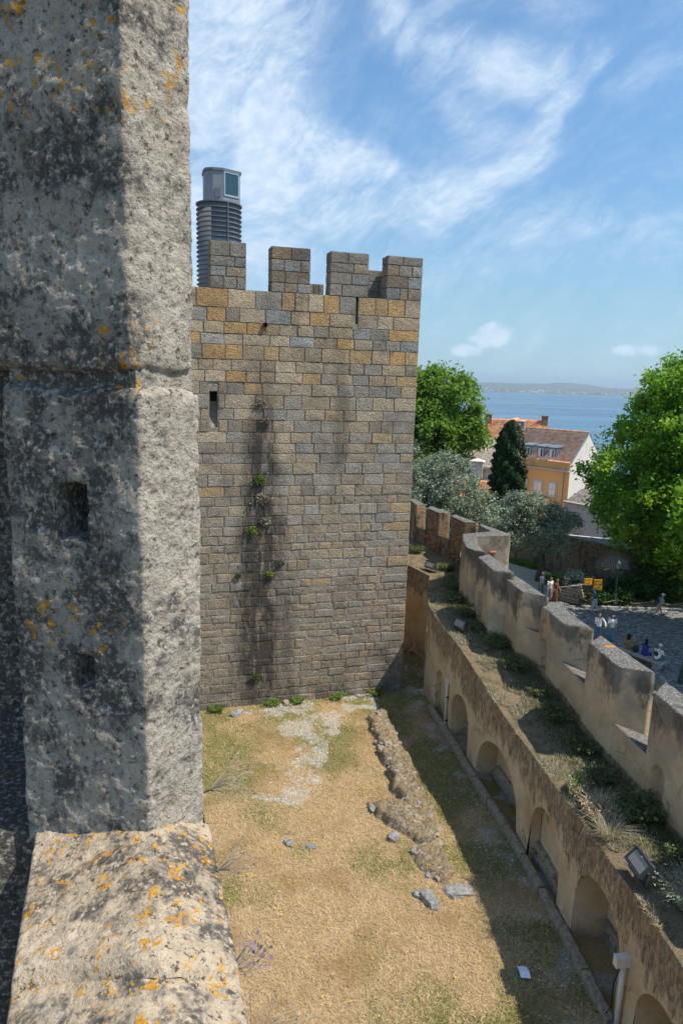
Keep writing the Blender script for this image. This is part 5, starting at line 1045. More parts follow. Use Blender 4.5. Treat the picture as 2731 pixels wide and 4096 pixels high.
def blades(xy, mt, name, lmin, lmax, wd, tilt, label, lay=1.):
    n = len(xy); z0 = ground_z(xy); a = rng.uniform(0, 2*np.pi, n); l = rng.uniform(lmin, lmax, n); ti = np.abs(rng.normal(0, tilt, n)).clip(0, 1.5)
    d = np.stack([np.cos(a)*np.cos(ti), np.sin(a)*np.cos(ti), np.sin(ti)], 1); s = np.stack([-np.sin(a), np.cos(a), a*0], 1)*(wd*rng.uniform(.6, 1.3, n))[:, None]
    b = np.stack([xy[:, 0], xy[:, 1], z0+rng.uniform(0, .02, n)], 1); V_ = np.stack([b-s, b+s, b+d*l[:, None]], 1).reshape(-1, 3)
    return props(obj(name, V_, np.arange(3*n).reshape(n, 3), mt), label, 'grass', None, 'stuff')
xy = scatter(480000); gv, gr_ = gravel_of(xy), green_of(xy); u_ = rng.random(len(xy)); keep = u_ > gv*.93
dry = keep & (rng.random(len(xy)) > gr_*.8); blades(xy[dry], 'straw', 'dry_grass', .06, .24, .0065, .32, 'straw coloured dry grass covering the courtyard')
gk = keep & ~dry; xg = xy[gk]; blades(xg, 'grass_green', 'green_grass', .03, .10, .008, .75, 'short green grass in patches of the courtyard')
# pebbles
xy = scatter(90000, 1.0); gv = gravel_of(xy); xy = xy[rng.random(len(xy)) < gv*.62]; n = len(xy); z0 = ground_z(xy); sz = rng.uniform(.012, .036, n)
O = np.array([(1, 0, 0), (0, 1, 0), (-1, 0, 0), (0, -1, 0), (0, 0, .7), (0, 0, -.7)]); OF = np.array([(0, 1, 4), (1, 2, 4), (2, 3, 4), (3, 0, 4)])
rot = rng.uniform(0, 6.28, n); cs_, sn_ = np.cos(rot)[:, None], np.sin(rot)[:, None]; Vp = np.stack([O[None, :, 0]*cs_-O[None, :, 1]*sn_*.7, O[None, :, 0]*sn_+O[None, :, 1]*cs_*.7, np.repeat(O[None, :, 2], n, 0)], 2)*sz[:, None, None]+np.stack([xy[:, 0], xy[:, 1], z0+.006], 1)[:, None]
mat('pebbles', lambda g: dict(color=g.ramp(g.island(), [(0, (.30, .28, .25)), (.5, (.54, .52, .48)), (1, (.78, .76, .73))])))
props(obj('gravel', Vp.reshape(-1, 3), (OF[None]+np.arange(n)[:, None, None]*6).reshape(-1, 3), 'pebbles'), 'pale pebbles scattered below the tower and along the wall foot', 'gravel', None, 'stuff')
# yellow flowers
xy = scatter(5200, 1.3); Q = np.stack([xy[:, 0], xy[:, 1], xy[:, 0]*0], 1); d_ = fbm(Q, .5, 3, .5, 61)+np.where(xy[:, 0] < -1.2, .25, -.12)+np.where((xy[:, 1] > 14) & (xy[:, 1] < 20), .12, 0); xy = xy[rng.random(len(xy)) < np.clip(d_*1.1, .03, .6)]; n = len(xy); z0 = ground_z(xy)+rng.uniform(.05, .13, n)
c = np.stack([xy[:, 0], xy[:, 1], z0], 1); r_ = rng.uniform(.012, .026, n)[:, None]; ring = [np.stack([np.cos(k*math.pi/3)*r_[:, 0], np.sin(k*math.pi/3)*r_[:, 0], (.3*(k % 2))*r_[:, 0]], 1)+c for k in range(6)]
V_ = np.stack(ring, 1).reshape(-1, 3); props(obj('yellow_flowers', V_, np.arange(6*n).reshape(n, 6), 'petal_yellow'), 'tiny yellow flowers dotted through the dry grass', 'flowers', None, 'stuff')
def rock_mesh(rx, ry, rz_, seed, seg=8, rings=6, rough=.28):
    mb = MB(); mb.ellipsoid((0, 0, 0), (1, 1, 1), seg, rings); V_ = np.array(mb.V); 
    V_ = np.sign(V_)*np.abs(V_)**.55; V_ += np.random.default_rng(seed).normal(size=V_.shape)*.07; V_ *= (1+rough*fbm(V_+seed*7.3, 1.1, 3, .6, seed))[:, None]; return V_*[rx, ry, rz_], mb.F
def rock(name, parent, loc, r, seed, mt, rz=0.):
    V_, F_ = rock_mesh(*r, seed); c_, s_ = math.cos(rz), math.sin(rz); V_ = np.stack([V_[:, 0]*c_-V_[:, 1]*s_+loc[0], V_[:, 0]*s_+V_[:, 1]*c_+loc[1], V_[:, 2]+loc[2]], 1); return obj(name, V_, F_, mt, parent, False, bool(parent))
rn = thing('ruined_wall_base', 'low crumbling rubble wall footing running through the courtyard grass', 'ruin', (2.4, 21, 0))
RP = [[(1.37, 26.5), (2.04, 27.1), (2.45, 24.8), (2.9, 22.4), (3.28, 20.4), (2.55, 20.2), (2.08, 21.4), (1.75, 24)], [(1.05, 20.6), (2.1, 20.75), (3.28, 20.5), (3.38, 19.2), (2.9, 18.6), (1.95, 19.4)], [(2.35, 18.4), (3.25, 18.9), (3.66, 17.3), (3.3, 16.95), (2.75, 17.35)]]
for q, poly in enumerate(RP):
    pa = np.array(poly); x0, y0 = pa.min(0)-.1; x1, y1 = pa.max(0)+.1; nx_, ny_ = int((x1-x0)/.05), int((y1-y0)/.05); X_, Y_ = np.meshgrid(np.linspace(x0, x1, nx_), np.linspace(y0, y1, ny_), indexing='ij'); Pq = np.stack([X_.ravel(), Y_.ravel(), X_.ravel()*0], 1)
    wob = np.stack([fbm(Pq, 2.5, 3, .55, 101+q), fbm(Pq, 2.5, 3, .55, 103+q)], 1)*.22; ins = inpoly(Pq[:, :2]+wob, poly); hgt = (.34, .28, .22)[q]
    # distance-softened height
    m_ = ins.reshape(nx_, ny_).astype(float); sm = m_.copy()
    for _ in range(3): sm = (sm+np.roll(sm, 1, 0)+np.roll(sm, -1, 0)+np.roll(sm, 1, 1)+np.roll(sm, -1, 1))/5
    Pq[:, 2] = sm.ravel()*(hgt+fbm(Pq, 1.5, 4, .6, 105)*.10+fbm(Pq, 6, 4, .7, 106)*.11)-.06*(1-sm.ravel())-.02
    obj('rubble_fill', Pq, grid_faces(nx_, ny_), 'rubble', rn, False, True)
    k = 0; tries = 0
    while k < (70, 36, 26)[q] and tries < 900:
        tries += 1; p = np.array([random.uniform(x0, x1), random.uniform(y0, y1)])
        if not inpoly(p[None], poly)[0]: continue
        edge_ = not all(inpoly((p+np.array(o_)*.22)[None], poly)[0] for o_ in ((1, 0), (-1, 0), (0, 1), (0, -1)))
        if not edge_ and random.random() < .45: continue
        s_ = random.uniform(.06, .16); rock('stone', rn, (p[0], p[1], hgt-.06+random.uniform(-.10, .03)-(.08 if edge_ else 0)), (s_*1.15, s_*random.uniform(.6, 1), s_*random.uniform(.3, .5)), k+q*70, random.choice(['rock', 'rock', 'rock', 'rock_grey']), random.uniform(0, 3)); k += 1
for (x, y, r, lb, sd) in ((2.75, 16.35, (.30, .20, .16), 'angular grey rock lying in the dry grass below the ruin', 3), (2.45, 16.55, (.16, .12, .09), 'smaller grey rock touching the angular rock below the ruin', 4), (3.62, 16.75, (.42, .26, .10), 'flat grey slab at the edge of the wall shadow', 5), (-4.1, 26.55, (.30, .18, .14), 'grey rock in the grass near the left foot of the tower', 6),
                        (-2.15, 27.62, (.24, .14, .12), 'tan stone block against the foot of the tower above the gravel', 7), (-.1, 28.2, (.2, .13, .1), 'flat tan stone at the middle of the tower foot', 8), (1.1, 28.55, (.2, .12, .08), 'small stone at the tower foot just left of the wall shadow', 9), (1.6, 28.7, (.22, .13, .09), 'small stone at the tower foot inside the wall shadow', 10), (-1.3, 18.6, (.2, .12, .05), 'flat grey stone sunk in the middle of the lawn', 12), (-.6, 18.45, (.16, .12, .05), 'little flat stone right of the sunken one in the lawn', 13), (2.2, 11.6, (.3, .2, .04), 'bare grey slab flush with the lawn near the bottom', 14), (1.95, 18.95, (.22, .17, .13), 'rough stone fallen on the left side of the ruin', 15)):
    o = rock('loose_rock', None, (x, y, r[2]*.45), r, sd, 'rock_grey' if sd not in (7, 8) else 'rock', sd*.7); props(o, lb, 'rock', 'loose rocks in the courtyard')
pa_ = props(obj('paper_sheet', [(4.62, 13.93, .085), (4.86, 13.9, .10), (4.85, 14.08, .13), (4.83, 14.25, .09), (4.6, 14.24, .10), (4.62, 14.09, .12)], [(0, 1, 2, 5), (5, 2, 3, 4)], 'paper'), 'creased white sheet of paper on the shaded grass', 'paper')
# crumbled bricks at the foot of the cross wall
for k in range(7): 
    o = bevel(MB().box((3.75+random.uniform(-.2, .3), 33.9+random.uniform(-.4, .3), .06+.05*(k % 3)), (.26, .13, .07), random.uniform(0, 3)).build('fallen_brick', 'terracotta'), .01); props(o, 'broken red brick in the little heap at the far end of the passage', 'brick', 'fallen bricks')

# ================================================================== WALL FITTINGS
def wallpt(y, off, z):
    i = int(np.argmin(abs(FC[:, 1]-y))); p = FC[i]+NRM[i]*off; return (p[0], p[1], z)
dp_ = thing('drain_pipe', 'white drain pipe on the wall between the two far arches', 'pipe', wallpt(25.75, .08, 0)); mb = MB(); mb.tube([wallpt(25.75, .1, 0.02), wallpt(25.75, .1, 2.0), wallpt(25.75, .02, 2.2)], .055, 8); mb.build('tube', 'pipe_white', dp_, True, True); MB().box(wallpt(25.75, .08, 2.2), (.18, .18, .16)).build('hopper', 'pipe_white', dp_, False, True)
for z_ in (.5, 1.5): MB().box(wallpt(25.75, .06, z_), (.16, .16, .04)).build('bracket', 'iron', dp_, False, True)
dp_ = thing('cable_duct', 'cream cable duct with a box head on the wall beside the nearest arch', 'pipe', wallpt(12.62, .08, 0)); MB().tube([wallpt(12.62, .09, .0), wallpt(12.62, .09, 1.75)], .06, 8).build('tube', 'pipe_white', dp_, True, True); bevel(MB().box(wallpt(12.62, .14, 1.9), (.34, .16, .26), R(8)).build('box_head', 'pipe_white', dp_, False, True), .015)
mb = MB(); mb.tube([wallpt(12.62, .17, 1.7), wallpt(12.75, .2, 1.2), wallpt(12.7, .22, .7), wallpt(12.95, .2, .2), wallpt(13.15, .3, .03)], .014, 5); mb.build('cable', 'iron', dp_, True, True)
def floodlight(loc, rz, label, tilt=55):
    t = thing('floodlight', label, 'floodlight', loc, rz, 'floodlights on the wall walk'); T = Matrix.Rotation(R(tilt), 3, 'X')
    f = lambda c, d: MB().box(tuple(Vector((0, 0, .36))+T @ Vector(c)), d, 0, T)
    bevel(f((0, 0, 0), (.66, .40, .15)).build('housing', 'flood_body', t), .02); fr = MB()
    for c, d in (((0, .185, .085), (.66, .035, .03)), ((0, -.185, .085), (.66, .035, .03)), ((.312, 0, .085), (.035, .34, .03)), ((-.312, 0, .085), (.035, .34, .03))): fr.box(tuple(Vector((0, 0, .36))+T @ Vector(c)), d, 0, T)
    fr.build('bezel', 'flood_body', t); f((0, 0, .078), (.54, .27, .008)).build('lens', 'flood_glass', t)
    for s in (-1, 1): MB().tube([(s*.355, 0, .05), (s*.355, 0, .40)], .025, 6).build('bracket', 'flood_body', t)
    MB().box((0, 0, .045), (.74, .14, .03)).build('base_plate', 'flood_body', t)
    for k in range(5): f((-.2+.1*k, 0, -.10), (.02, .3, .06)).build('cooling_fin', 'iron', t)
floodlight((6.72, 13.15, 3.50), R(-86), 'floodlight nearest the viewer on the wall walk above an arch', 50)
floodlight((4.98, 26.5, 3.98), R(-60), 'floodlight on the wall edge beside the third merlon', 55)
floodlight((4.72, 34.3, 4.32), R(-50), 'farthest floodlight, at the corner of the cross wall', 60)

# ================================================================== WALL-WALK WEEDS
def tuft(loc, r, h, n, mt, label, name='weed_tuft', leaf=None, spread=1., group='weeds on the wall walk', wd=.006, flowers=None):
    t = thing(name, label, 'weed', loc, 0, group); V_ = []; F_ = []; tips = []
    for k in range(n):
        a = rng.uniform(0, 6.283); q = rng.random()**.6; b = np.array([math.cos(a), math.sin(a), 0])*r*.45*q; d = np.array([math.cos(a+rng.normal()*.5), math.sin(a+rng.normal()*.5), 0]); l = h*rng.uniform(.5, 1.15); o_ = spread*rng.uniform(.15, .8)*l
        p0 = b; p1 = b+d*o_*.35+[0, 0, l*.6]; p2 = b+d*o_+[rng.normal()*.02, rng.normal()*.02, l*rng.uniform(.75, 1)]; s = np.array([-d[1], d[0], 0])*wd; i = len(V_)
        V_ += [p0-s, p0+s, p1-s*.8, p1+s*.8, p2]; F_ += [(i, i+1, i+3, i+2), (i+2, i+3, i+4)]; tips.append(p2)
    obj('stems', V_, F_, mt, t)
    tips = np.array(tips)
    if leaf:
        C_ = np.vstack([tips*rng.uniform(.35, 1, (len(tips), 1)) for _ in range(4)])+rng.normal(size=(4*len(tips), 3))*.02; leaves(C_, leaf[1], leaf[0], 'leaves', t, .4, 1.5, False)
    if flowers: leaves(tips[::flowers[1]], .022, flowers[0], 'flower_heads', t, .5, 1., False)
    return t
def lw(y, f): 
    xi_ = float(np.interp(y, yy, xi)); xo_ = float(np.interp(y, yy, xo))-.25; return (xi_+(xo_-xi_)*f, y, lz(y)+.02+.12*f)
tuft(lw(12.35, .55), .8, .65, 420, 'straw_grey', 'large silvery bush of dry stems beside the nearest floodlight', 'dry_bush', ('leaf_silver', .035), 1.6, wd=.005, flowers=('petal_yellow', 40))
tuft(lw(11.5, .75), .8, .55, 300, 'leaf_weed', 'green weeds at the right edge below the dry bush', 'weed_tuft', ('leaf_weed', .06), 1.4)
tuft(lw(16.4, .18), .45, .62, 240, 'leaf_bright', 'upright pale yellow green tuft at the edge of the wall walk', 'weed_tuft', ('straw_grey', .03), .6)
tuft(lw(15.6, .32), .7, .42, 420, 'straw_grey', 'mound of bleached straw on the wall walk above the arches', 'dry_bush', ('straw', .03), 1.9)
tuft(lw(14.7, .2), .5, .5, 220, 'straw_grey', 'wispy dry stems leaning over the wall edge', 'dry_bush', None, 1.9, flowers=('weed_dry', 3))
tuft(lw(15.4, .75), .8, .55, 380, 'leaf_weed', 'dark green weed clump at the merlon foot behind the straw mound', 'weed_tuft', ('leaf_weed', .07), 1.2)
WG = [(17.2, .7, 'leafy green weeds at the foot of the merlon with orange lichen'), (18.6, .8, 'dark green weeds below the fourth merlon from the corner'), (20.3, .75, 'low green weeds between two sunlit patches of the wall walk'), (21.8, .78, 'green weeds with leaves spreading over the middle of the wall walk'), (23.4, .7, 'weeds below the arrow loop of the tall plain merlon'), (25.0, .75, 'weed clump under the second merlon of the row'), (26.6, .72, 'weeds beside the middle floodlight'), (28.0, .8, 'weed bush against the first plastered merlon'), (29.6, .8, 'round grey green weed bush at the bend of the wall walk'), (31.5, .85, 'dry green bush at the foot of the curved merlon'), (13.6, .8, 'green creeping weeds behind the nearest floodlight')]
for k, (y, f_, lb) in enumerate(WG): tuft(lw(y, f_), .75, .24+.08*(k % 3), 220, 'leaf_weed' if k % 3 else 'straw_grey', lb, 'weed_tuft', ('leaf_weed', .06), 1.5, flowers=('petal_yellow', 14) if k % 2 else None)
tuft((4.2, 37.6, 4.5), 1.0, .4, 260, 'leaf_weed', 'green weeds at the foot of the old brick merlons by the tower', 'weed_tuft', ('leaf_weed', .06), 1.3); tuft((5.6, 34.6, 4.35), .8, .4, 240, 'leaf_weed', 'weeds behind the farthest floodlight', 'weed_tuft', ('leaf_weed', .05), 1.3)
n = 62000; y = rng.uniform(6, 33.4, n); f_ = rng.random(n); x = np.interp(y, yy, xi)+(np.interp(y, yy, xo)-.25-np.interp(y, yy, xi))*f_; Q = np.stack([x, y, x*0], 1); ok = fbm(Q, 1.3, 3, .5, 71)+.75*(f_-.35) > -.12; x, y, f_ = x[ok], y[ok], f_[ok]; n = len(x); zz = ledge_z(y)+.0+.13*f_
a = rng.uniform(0, 6.28, n); l = rng.uniform(.05, .2, n); ti = rng.uniform(.1, 1.3, n); b = np.stack([x, y, zz], 1); d = np.stack([np.cos(a)*np.cos(ti), np.sin(a)*np.cos(ti), np.sin(ti)], 1); s = np.stack([-np.sin(a), np.cos(a), a*0], 1)*.008; V_ = np.stack([b-s, b+s, b+d*l[:, None]], 1).reshape(-1, 3)
gi = f_ > rng.random(n)*.9; Vt = V_.reshape(n, 3, 3)
for nm, mk, mt_, lb in (('wall_grass', gi, 'leaf_weed', 'thin green growth along the wall walk'), ('wall_straw', ~gi, 'straw_grey', 'thin dry straw along the wall walk edge')):
    q = Vt[mk].reshape(-1, 3); props(obj(nm, q, np.arange(len(q)).reshape(-1, 3), mt_), lb, 'grass', None, 'stuff')
# plants growing out of the tower face
TM = tower.matrix_basis
for k, (u, z_, s_, mt_, lb) in enumerate(((-6.56, 9.9, .32, 'leaf_bright', 'green fern on the dark streak, highest bright one'), (-6.5, 9.15, .42, 'weed_dry', 'withered brown plant below the highest green fern on the tower'), (-6.9, 7.82, .30, 'leaf_bright', 'bright yellow green fern at the left edge of the tower streak'), (-6.12, 5.9, .2, 'leaf_bright', 'small green fern right of the tower streak at mid height'), (-5.67, 6.5, .2, 'weed_dry', 'small brown plant far right of the tower streak'), (-6.55, 12.95, .26, 'weed_dry', 'brown tuft below the drain, high on the tower'), (-6.35, 12.3, .22, 'weed_dry', 'second brown tuft under the high one on the tower'), (-6.7, 1.4, .22, 'leaf_weed', 'green sprig low on the tower streak'), (-6.4, 8.2, .26, 'weed_dry', 'dry tuft between the two green ferns of the tower streak'), (-7.45, 5.9, .16, 'leaf_weed', 'tiny plant left of the tower streak'))):
    t = thing('wall_plant', lb, 'plant', tuple(TM @ Vector((u, -.03, z_))), TA, 'plants on the tower face'); C_ = np.abs(rng.normal(size=(150, 3)))*[1, .35, .8]*[s_*.5]*3 if False else rng.normal(size=(150, 3))*np.array([.42, .16, .34])*s_; C_[:, 1] = -np.abs(C_[:, 1])-.03; leaves(C_, .055, mt_, 'leaves', t, .3, 1.6, False); mb = MB(); [mb.tube([(0, .02, 0), (rng.normal()*.3*s_, -.12*s_-.03, rng.normal()*.25*s_)], .006, 4) for _ in range(6)]; mb.build('stem', 'bark', t)
for k, (u, lb) in enumerate(((-8.4, 'weeds at the left end of the tower foot'), (-6.0, 'green weeds at the tower foot under the dark streak'), (-4.9, 'taller weed at the tower foot beside the tan block'), (-3.1, 'low weeds at the middle of the tower foot'), (-1.3, 'weeds at the tower foot near its right corner'))):
    tuft(tuple(TM @ Vector((u, -.18, .02))), .5, .3, 140, 'leaf_bright' if k % 2 else 'leaf_weed', lb, 'weed_tuft', ('leaf_bright', .05), 1.4, 'weeds at the tower foot')
# dry weeds hanging on the outside of the near battlement
for k, (x, y, z_, h, lb) in enumerate(((-.325, 1.62, 12.93, .13, 'dry stalks reaching out from the near wall above the lawn, upper ones'), (-.275, 1.46, 12.82, .10, 'dry seed heads along the outer edge of the near sill'), (-.20, 1.20, 12.80, .09, 'purple flowered weed clinging below the near sill'), (-.145, 1.02, 12.80, .12, 'thin dry twigs at the bottom edge beside the near sill'))):
    t = thing('hanging_weed', lb, 'weed', (x, y, z_), 0, 'weeds on the near wall'); mb = MB(); tips = []
    for j in range(26):
        a = rng.normal()*.55+.3; l = h*rng.uniform(.5, 1.1); p = [Vector((0, 0, 0)), Vector((l*.45*math.cos(a), l*.45*math.sin(a), l*.15+rng.normal()*.015)), Vector((l*math.cos(a+.2), l*math.sin(a+.2), l*rng.uniform(-.1, .45)))]; mb.tube(p, [.0011, .0007, .0005], 4); tips += [p[2], p[1].lerp(p[2], .6)]
    mb.build('stalks', 'weed_dry', t); leaves(np.array([tuple(q) for q in tips])+rng.normal(size=(len(tips), 3))*.004, .006 if k != 2 else .009, 'weed_dry' if k != 2 else 'petal_purple', 'seed_heads', t, .3, 1.2, False)['kind'] = 'stuff'
    mb = MB().capsule((0, 0, 0), (-.06, .0, -.03), .003, .005); mb.build('root', 'bark', t)

# ================================================================== PEOPLE
def cloth(name, c, var=.12):
    if name not in MATS: plain(name, c, .85, var, 14.)
    return name
plain('skin', (.50, .29, .20), .55, .06, 9.); plain('skin_tan', (.40, .22, .14), .55, .06, 9.)
def remesh(o, vox=.013, sm=2):
    md = o.modifiers.new('remesh', 'REMESH'); md.mode = 'VOXEL'; md.voxel_size = vox; md.use_smooth_shade = True
    if sm: s = o.modifiers.new('smooth', 'SMOOTH'); s.iterations = sm; s.factor = .5
    return o
def person(label, loc, rz, pose, top, bottom, hair, group, skin='skin', short_sleeve=False, shorts=False, dress=False, hat=None, pack=None, longhair=False, extras=None, scale=1., wide=1.):
    """+y is the way the person faces; pose holds joint positions in metres"""
    t = thing('person', label, 'person', loc, rz, group); t.scale = (scale,)*3; J = {k: Vector(v) for k, v in pose.items()}
    pel, chest, neck, head = J['pelvis'], J['chest'], J['neck'], J['head']; fwd = (J.get('look', head+Vector((0, 1, 0)))-head).normalized()
    b = MB(); b.capsule(pel, chest, .125, .135, 12); b.capsule(chest, chest.lerp(neck, .5), .13, .09, 12); b.capsule(chest.lerp(neck, .6), head+Vector((0, 0, -.06)), .058, .055); b.ellipsoid(head, (.078, .098, .118), 14, 10, math.atan2(-fwd.x, fwd.y)); side = fwd.cross(Vector((0, 0, 1))).normalized()
    nose = head+fwd*.10+Vector((0, 0, -.012)); b.capsule(head+fwd*.085+Vector((0, 0, .02)), nose, .012, .017, 6); b.capsule(head+fwd*.075+Vector((0, 0, -.075)), head+fwd*.08+Vector((0, 0, -.078)), .03, .024, 6)
    for s in (-1, 1): b.ellipsoid(head+side*s*.082+Vector((0, 0, -.01)), (.018, .02, .03), 8, 6)
    for s in ('L', 'R'):
        sh, el, wr = J['sh'+s], J['el'+s], J['wr'+s]; b.capsule(chest.lerp(neck, .35), sh, .07, .058); b.capsule(sh, el, .053, .041); b.capsule(el, wr, .042, .027)
        hd_ = (wr-el).normalized(); hdir = J.get('hand'+s, wr+hd_*.1)-wr; hdir.normalize(); ax = hdir.cross(Vector((0, 0, 1)) if abs(hdir.z) < .9 else Vector((0, 1, 0))).normalized(); palm = wr+hdir*.075; b.capsule(wr, palm, .028, .033, 8)
        for q, (o_, l_) in enumerate(((-.03, .065), (-.011, .08), (.009, .075), (.028, .058))):
            p0 = palm+ax*o_; p1 = p0+hdir*l_*.55; up_ = ax.cross(hdir); p2 = p1+(hdir*.7-up_*.6)*l_*.5; b.capsule(p0, p1, .0105, .0095, 6); b.capsule(p1, p2, .0095, .008, 6)
        b.capsule(wr+hdir*.03-ax*.02, wr+hdir*.06-ax*.062, .013, .0105, 6)
        hp, kn, an = J['hip'+s], J['kn'+s], J['an'+s]; b.capsule(pel, hp, .12, .10); b.capsule(hp, kn, .088, .058); b.capsule(kn, an, .060, .038)
    remesh(b.build('body', skin, t, True), .012)
    c = MB(); slv = .55 if short_sleeve else 1.
    c.capsule(pel+Vector((0, 0, .02)), chest, .150*wide, .158*wide, 12); c.capsule(chest, chest.lerp(neck, .55), .152*wide, .085, 12)
    for s in ('L', 'R'):
        sh, el, wr = J['sh'+s], J['el'+s], J['wr'+s]; c.capsule(chest.lerp(neck, .35), sh, .09, .078)
        if short_sleeve: c.capsule(sh, sh.lerp(el, .6), .074, .070)
        elif short_sleeve is False: c.capsule(sh, el, .072, .060); c.capsule(el, wr.lerp(el, .12), .060, .046)
    remesh(c.build('top_garment', top, t, True), .014)
    l = MB(); l.capsule(pel+Vector((0, 0, .06)), pel-Vector((0, 0, .03)), .148, .15, 12)
    if dress:
        k0 = (J['knL']+J['knR'])/2; l.capsule(pel, k0, .16, .19, 12); l.capsule(k0, (J['anL']+J['anR'])/2+Vector((0, 0, .15)), .19, .2, 12)
    for s in ('L', 'R'):
        hp, kn, an = J['hip'+s], J['kn'+s], J['an'+s]; l.capsule(pel, hp, .138, .118)
        if shorts: l.capsule(hp, hp.lerp(kn, .92), .108, .092)
        else: l.capsule(hp, kn, .106, .082*wide); l.capsule(kn, an.lerp(kn, .05), .080*wide, .078*wide)
    remesh(l.build('trousers' if not (shorts or dress) else 'shorts' if shorts else 'skirt', bottom, t, True), .014)
    for s in ('L', 'R'):
        an, kn = J['an'+s], J['kn'+s]; d = J.get('toe'+s, an+Vector((0, .2, -.06)))-an; sb = MB(); sb.capsule(an+Vector((0, 0, -.03)), an+Vector((0, -.05, -.05)), .045, .04, 8); sb.capsule(an+Vector((0, 0, -.045)), an+d*.85+Vector((0, 0, .01)), .046, .038, 8); remesh(sb.build('shoe', J.get('shoe', None) or 'shoe_dark', t, True), .012, 1)
    hm = MB()
    hm.ellipsoid(head-fwd*.018+Vector((0, 0, .028)), (.091, .106, .108), 14, 10, math.atan2(-fwd.x, fwd.y))
    if longhair:
        hm.capsule(head-fwd*.055+Vector((0, 0, .02)), head-fwd*.075+Vector((0, 0, -.22)), .085, .075, 10)
        for s in (-1, 1): hm.capsule(head+side*s*.065-fwd*.03, head+side*s*.085-fwd*.02+Vector((0, 0, -.2)), .042, .036, 8)
    h_ = hm.build('hair', hair, t, True)
    # trim the hair off the face: push front-low verts inside the head
    for v in h_.data.vertices:
        r_ = v.co-head
        if r_.dot(fwd) > .045 and r_.z < .055: v.co = head+r_*.55
    if longhair: remesh(h_, .016, 1)
    eb = MB(); [eb.ellipsoid(head+fwd*.086+side*s*.032+Vector((0, 0, .012)), (.012, .008, .008), 8, 6) for s in (-1, 1)]; eb.build('eyes', 'iron', t)
    if hat:
        hb = MB(); hb.ellipsoid(head-fwd*.008+Vector((0, 0, .05)), (.104, .118, .098), 16, 10, math.atan2(-fwd.x, fwd.y)); q = [head+fwd*.06+side*.085, head+fwd*.06-side*.085, head+fwd*.19-side*.07, head+fwd*.215, head+fwd*.19+side*.07]; hb.poly([p+Vector((0, 0, .055)) for p in q]+[p+Vector((0, 0, .042)) for p in q], [(0, 1, 2, 3, 4), (9, 8, 7, 6, 5)]+[(i, (i+5), 5+(i+1) % 5, (i+1) % 5) for i in range(5)]); hb.build('cap', hat, t, True)
    if extras: extras(t, J)
    return t
plain('shoe_dark', (.03, .03, .035), .6, .1)
def legs(pel, lf=(0, 0), rf=(0, 0), th=.43, sh=.43):
    """thigh and knee angles in degrees, + is forward"""
    o = {}
    for s, sx, (a, k) in (('L', -.095, lf), ('R', .095, rf)):
        hp = Vector(pel)+Vector((sx, 0, -.02)); kn = hp+Vector((sx*.1, math.sin(R(a))*th, -math.cos(R(a))*th)); an = kn+Vector((0, math.sin(R(a-k))*sh, -math.cos(R(a-k))*sh)); o['hip'+s], o['kn'+s], o['an'+s] = hp, kn, an
        f = R(a-k) if abs(a-k) > 15 and a < 50 else 0; o['toe'+s] = an+Vector((0, .19*math.cos(f), -.055+.19*math.sin(f)))
    return o
def arms(chest, la=(0, 10, 8), ra=(0, 10, 8), w_=.185, drop=.11):
    """(swing forward, elbow bend, abduction)"""
    o = {}
    for s, sx, (a, e, ab) in (('L', -1, la), ('R', 1, ra)):
        sh = Vector(chest)+Vector((sx*w_, 0, drop)); d = Vector((sx*math.sin(R(ab)), math.sin(R(a))*math.cos(R(ab)), -math.cos(R(a))*math.cos(R(ab)))); el = sh+d*.29; d2 = Vector((sx*math.sin(R(ab))*.3-sx*.25*math.sin(R(e)), math.sin(R(a+e)), -math.cos(R(a+e)))).normalized(); o['sh'+s], o['el'+s], o['wr'+s] = sh, el, el+d2*.25
    return o
def stand(lean=0., lf=(0, 0), rf=(0, 0), la=(0, 10, 8), ra=(0, 10, 8), pz=.93, lookx=0., lookz=0.):
    pel = Vector((0, 0, pz)); ch = pel+Vector((0, math.sin(R(lean))*.34, math.cos(R(lean))*.34)); nk = pel+Vector((0, math.sin(R(lean))*.54, math.cos(R(lean))*.54)); hd_ = nk+Vector((0, .03+math.sin(R(lean))*.1, .165)); d = dict(pelvis=pel, chest=ch, neck=nk, head=hd_, look=hd_+Vector((lookx, 1, lookz))); d.update(legs(pel, lf, rf)); d.update(arms(ch, la, ra)); return d
def sit(lean=4, la=(25, 60, 6), ra=(25, 60, 6), lookx=0., lookz=-.15, pz=.60):
    d = stand(lean, (82, 84), (80, 80), la, ra, pz, lookx, lookz); return d
cloth('shirt_grey', (.30, .33, .37)); cloth('shorts_khaki', (.34, .25, .17)); cloth('cap_pale', (.62, .58, .53)); cloth('pack_dark', (.03, .035, .04)); cloth('white_cloth', (.72, .72, .72), .04); cloth('jeans', (.09, .18, .29)); cloth('jeans_light', (.13, .24, .37)); cloth('coat_brown', (.22, .15, .08)); cloth('blue_top', (.02, .04, .30)); cloth('dress_rust', (.16, .05, .035)); cloth('trouser_pale', (.40, .40, .42)); cloth('hair_black', (.012, .010, .010)); cloth('hair_brown', (.13, .065, .035)); cloth('hair_grey', (.25, .23, .21)); cloth('bag_grey', (.26, .24, .22)); cloth('teal_cloth', (.05, .13, .14))
mat('shirt_flower', lambda g: dict(color=g.ramp(g.noise(16, 3, .6, g.pos()), [(.40, (.012, .018, .05)), (.52, (.03, .05, .11)), (.62, (.30, .36, .46))]), rough=.85))
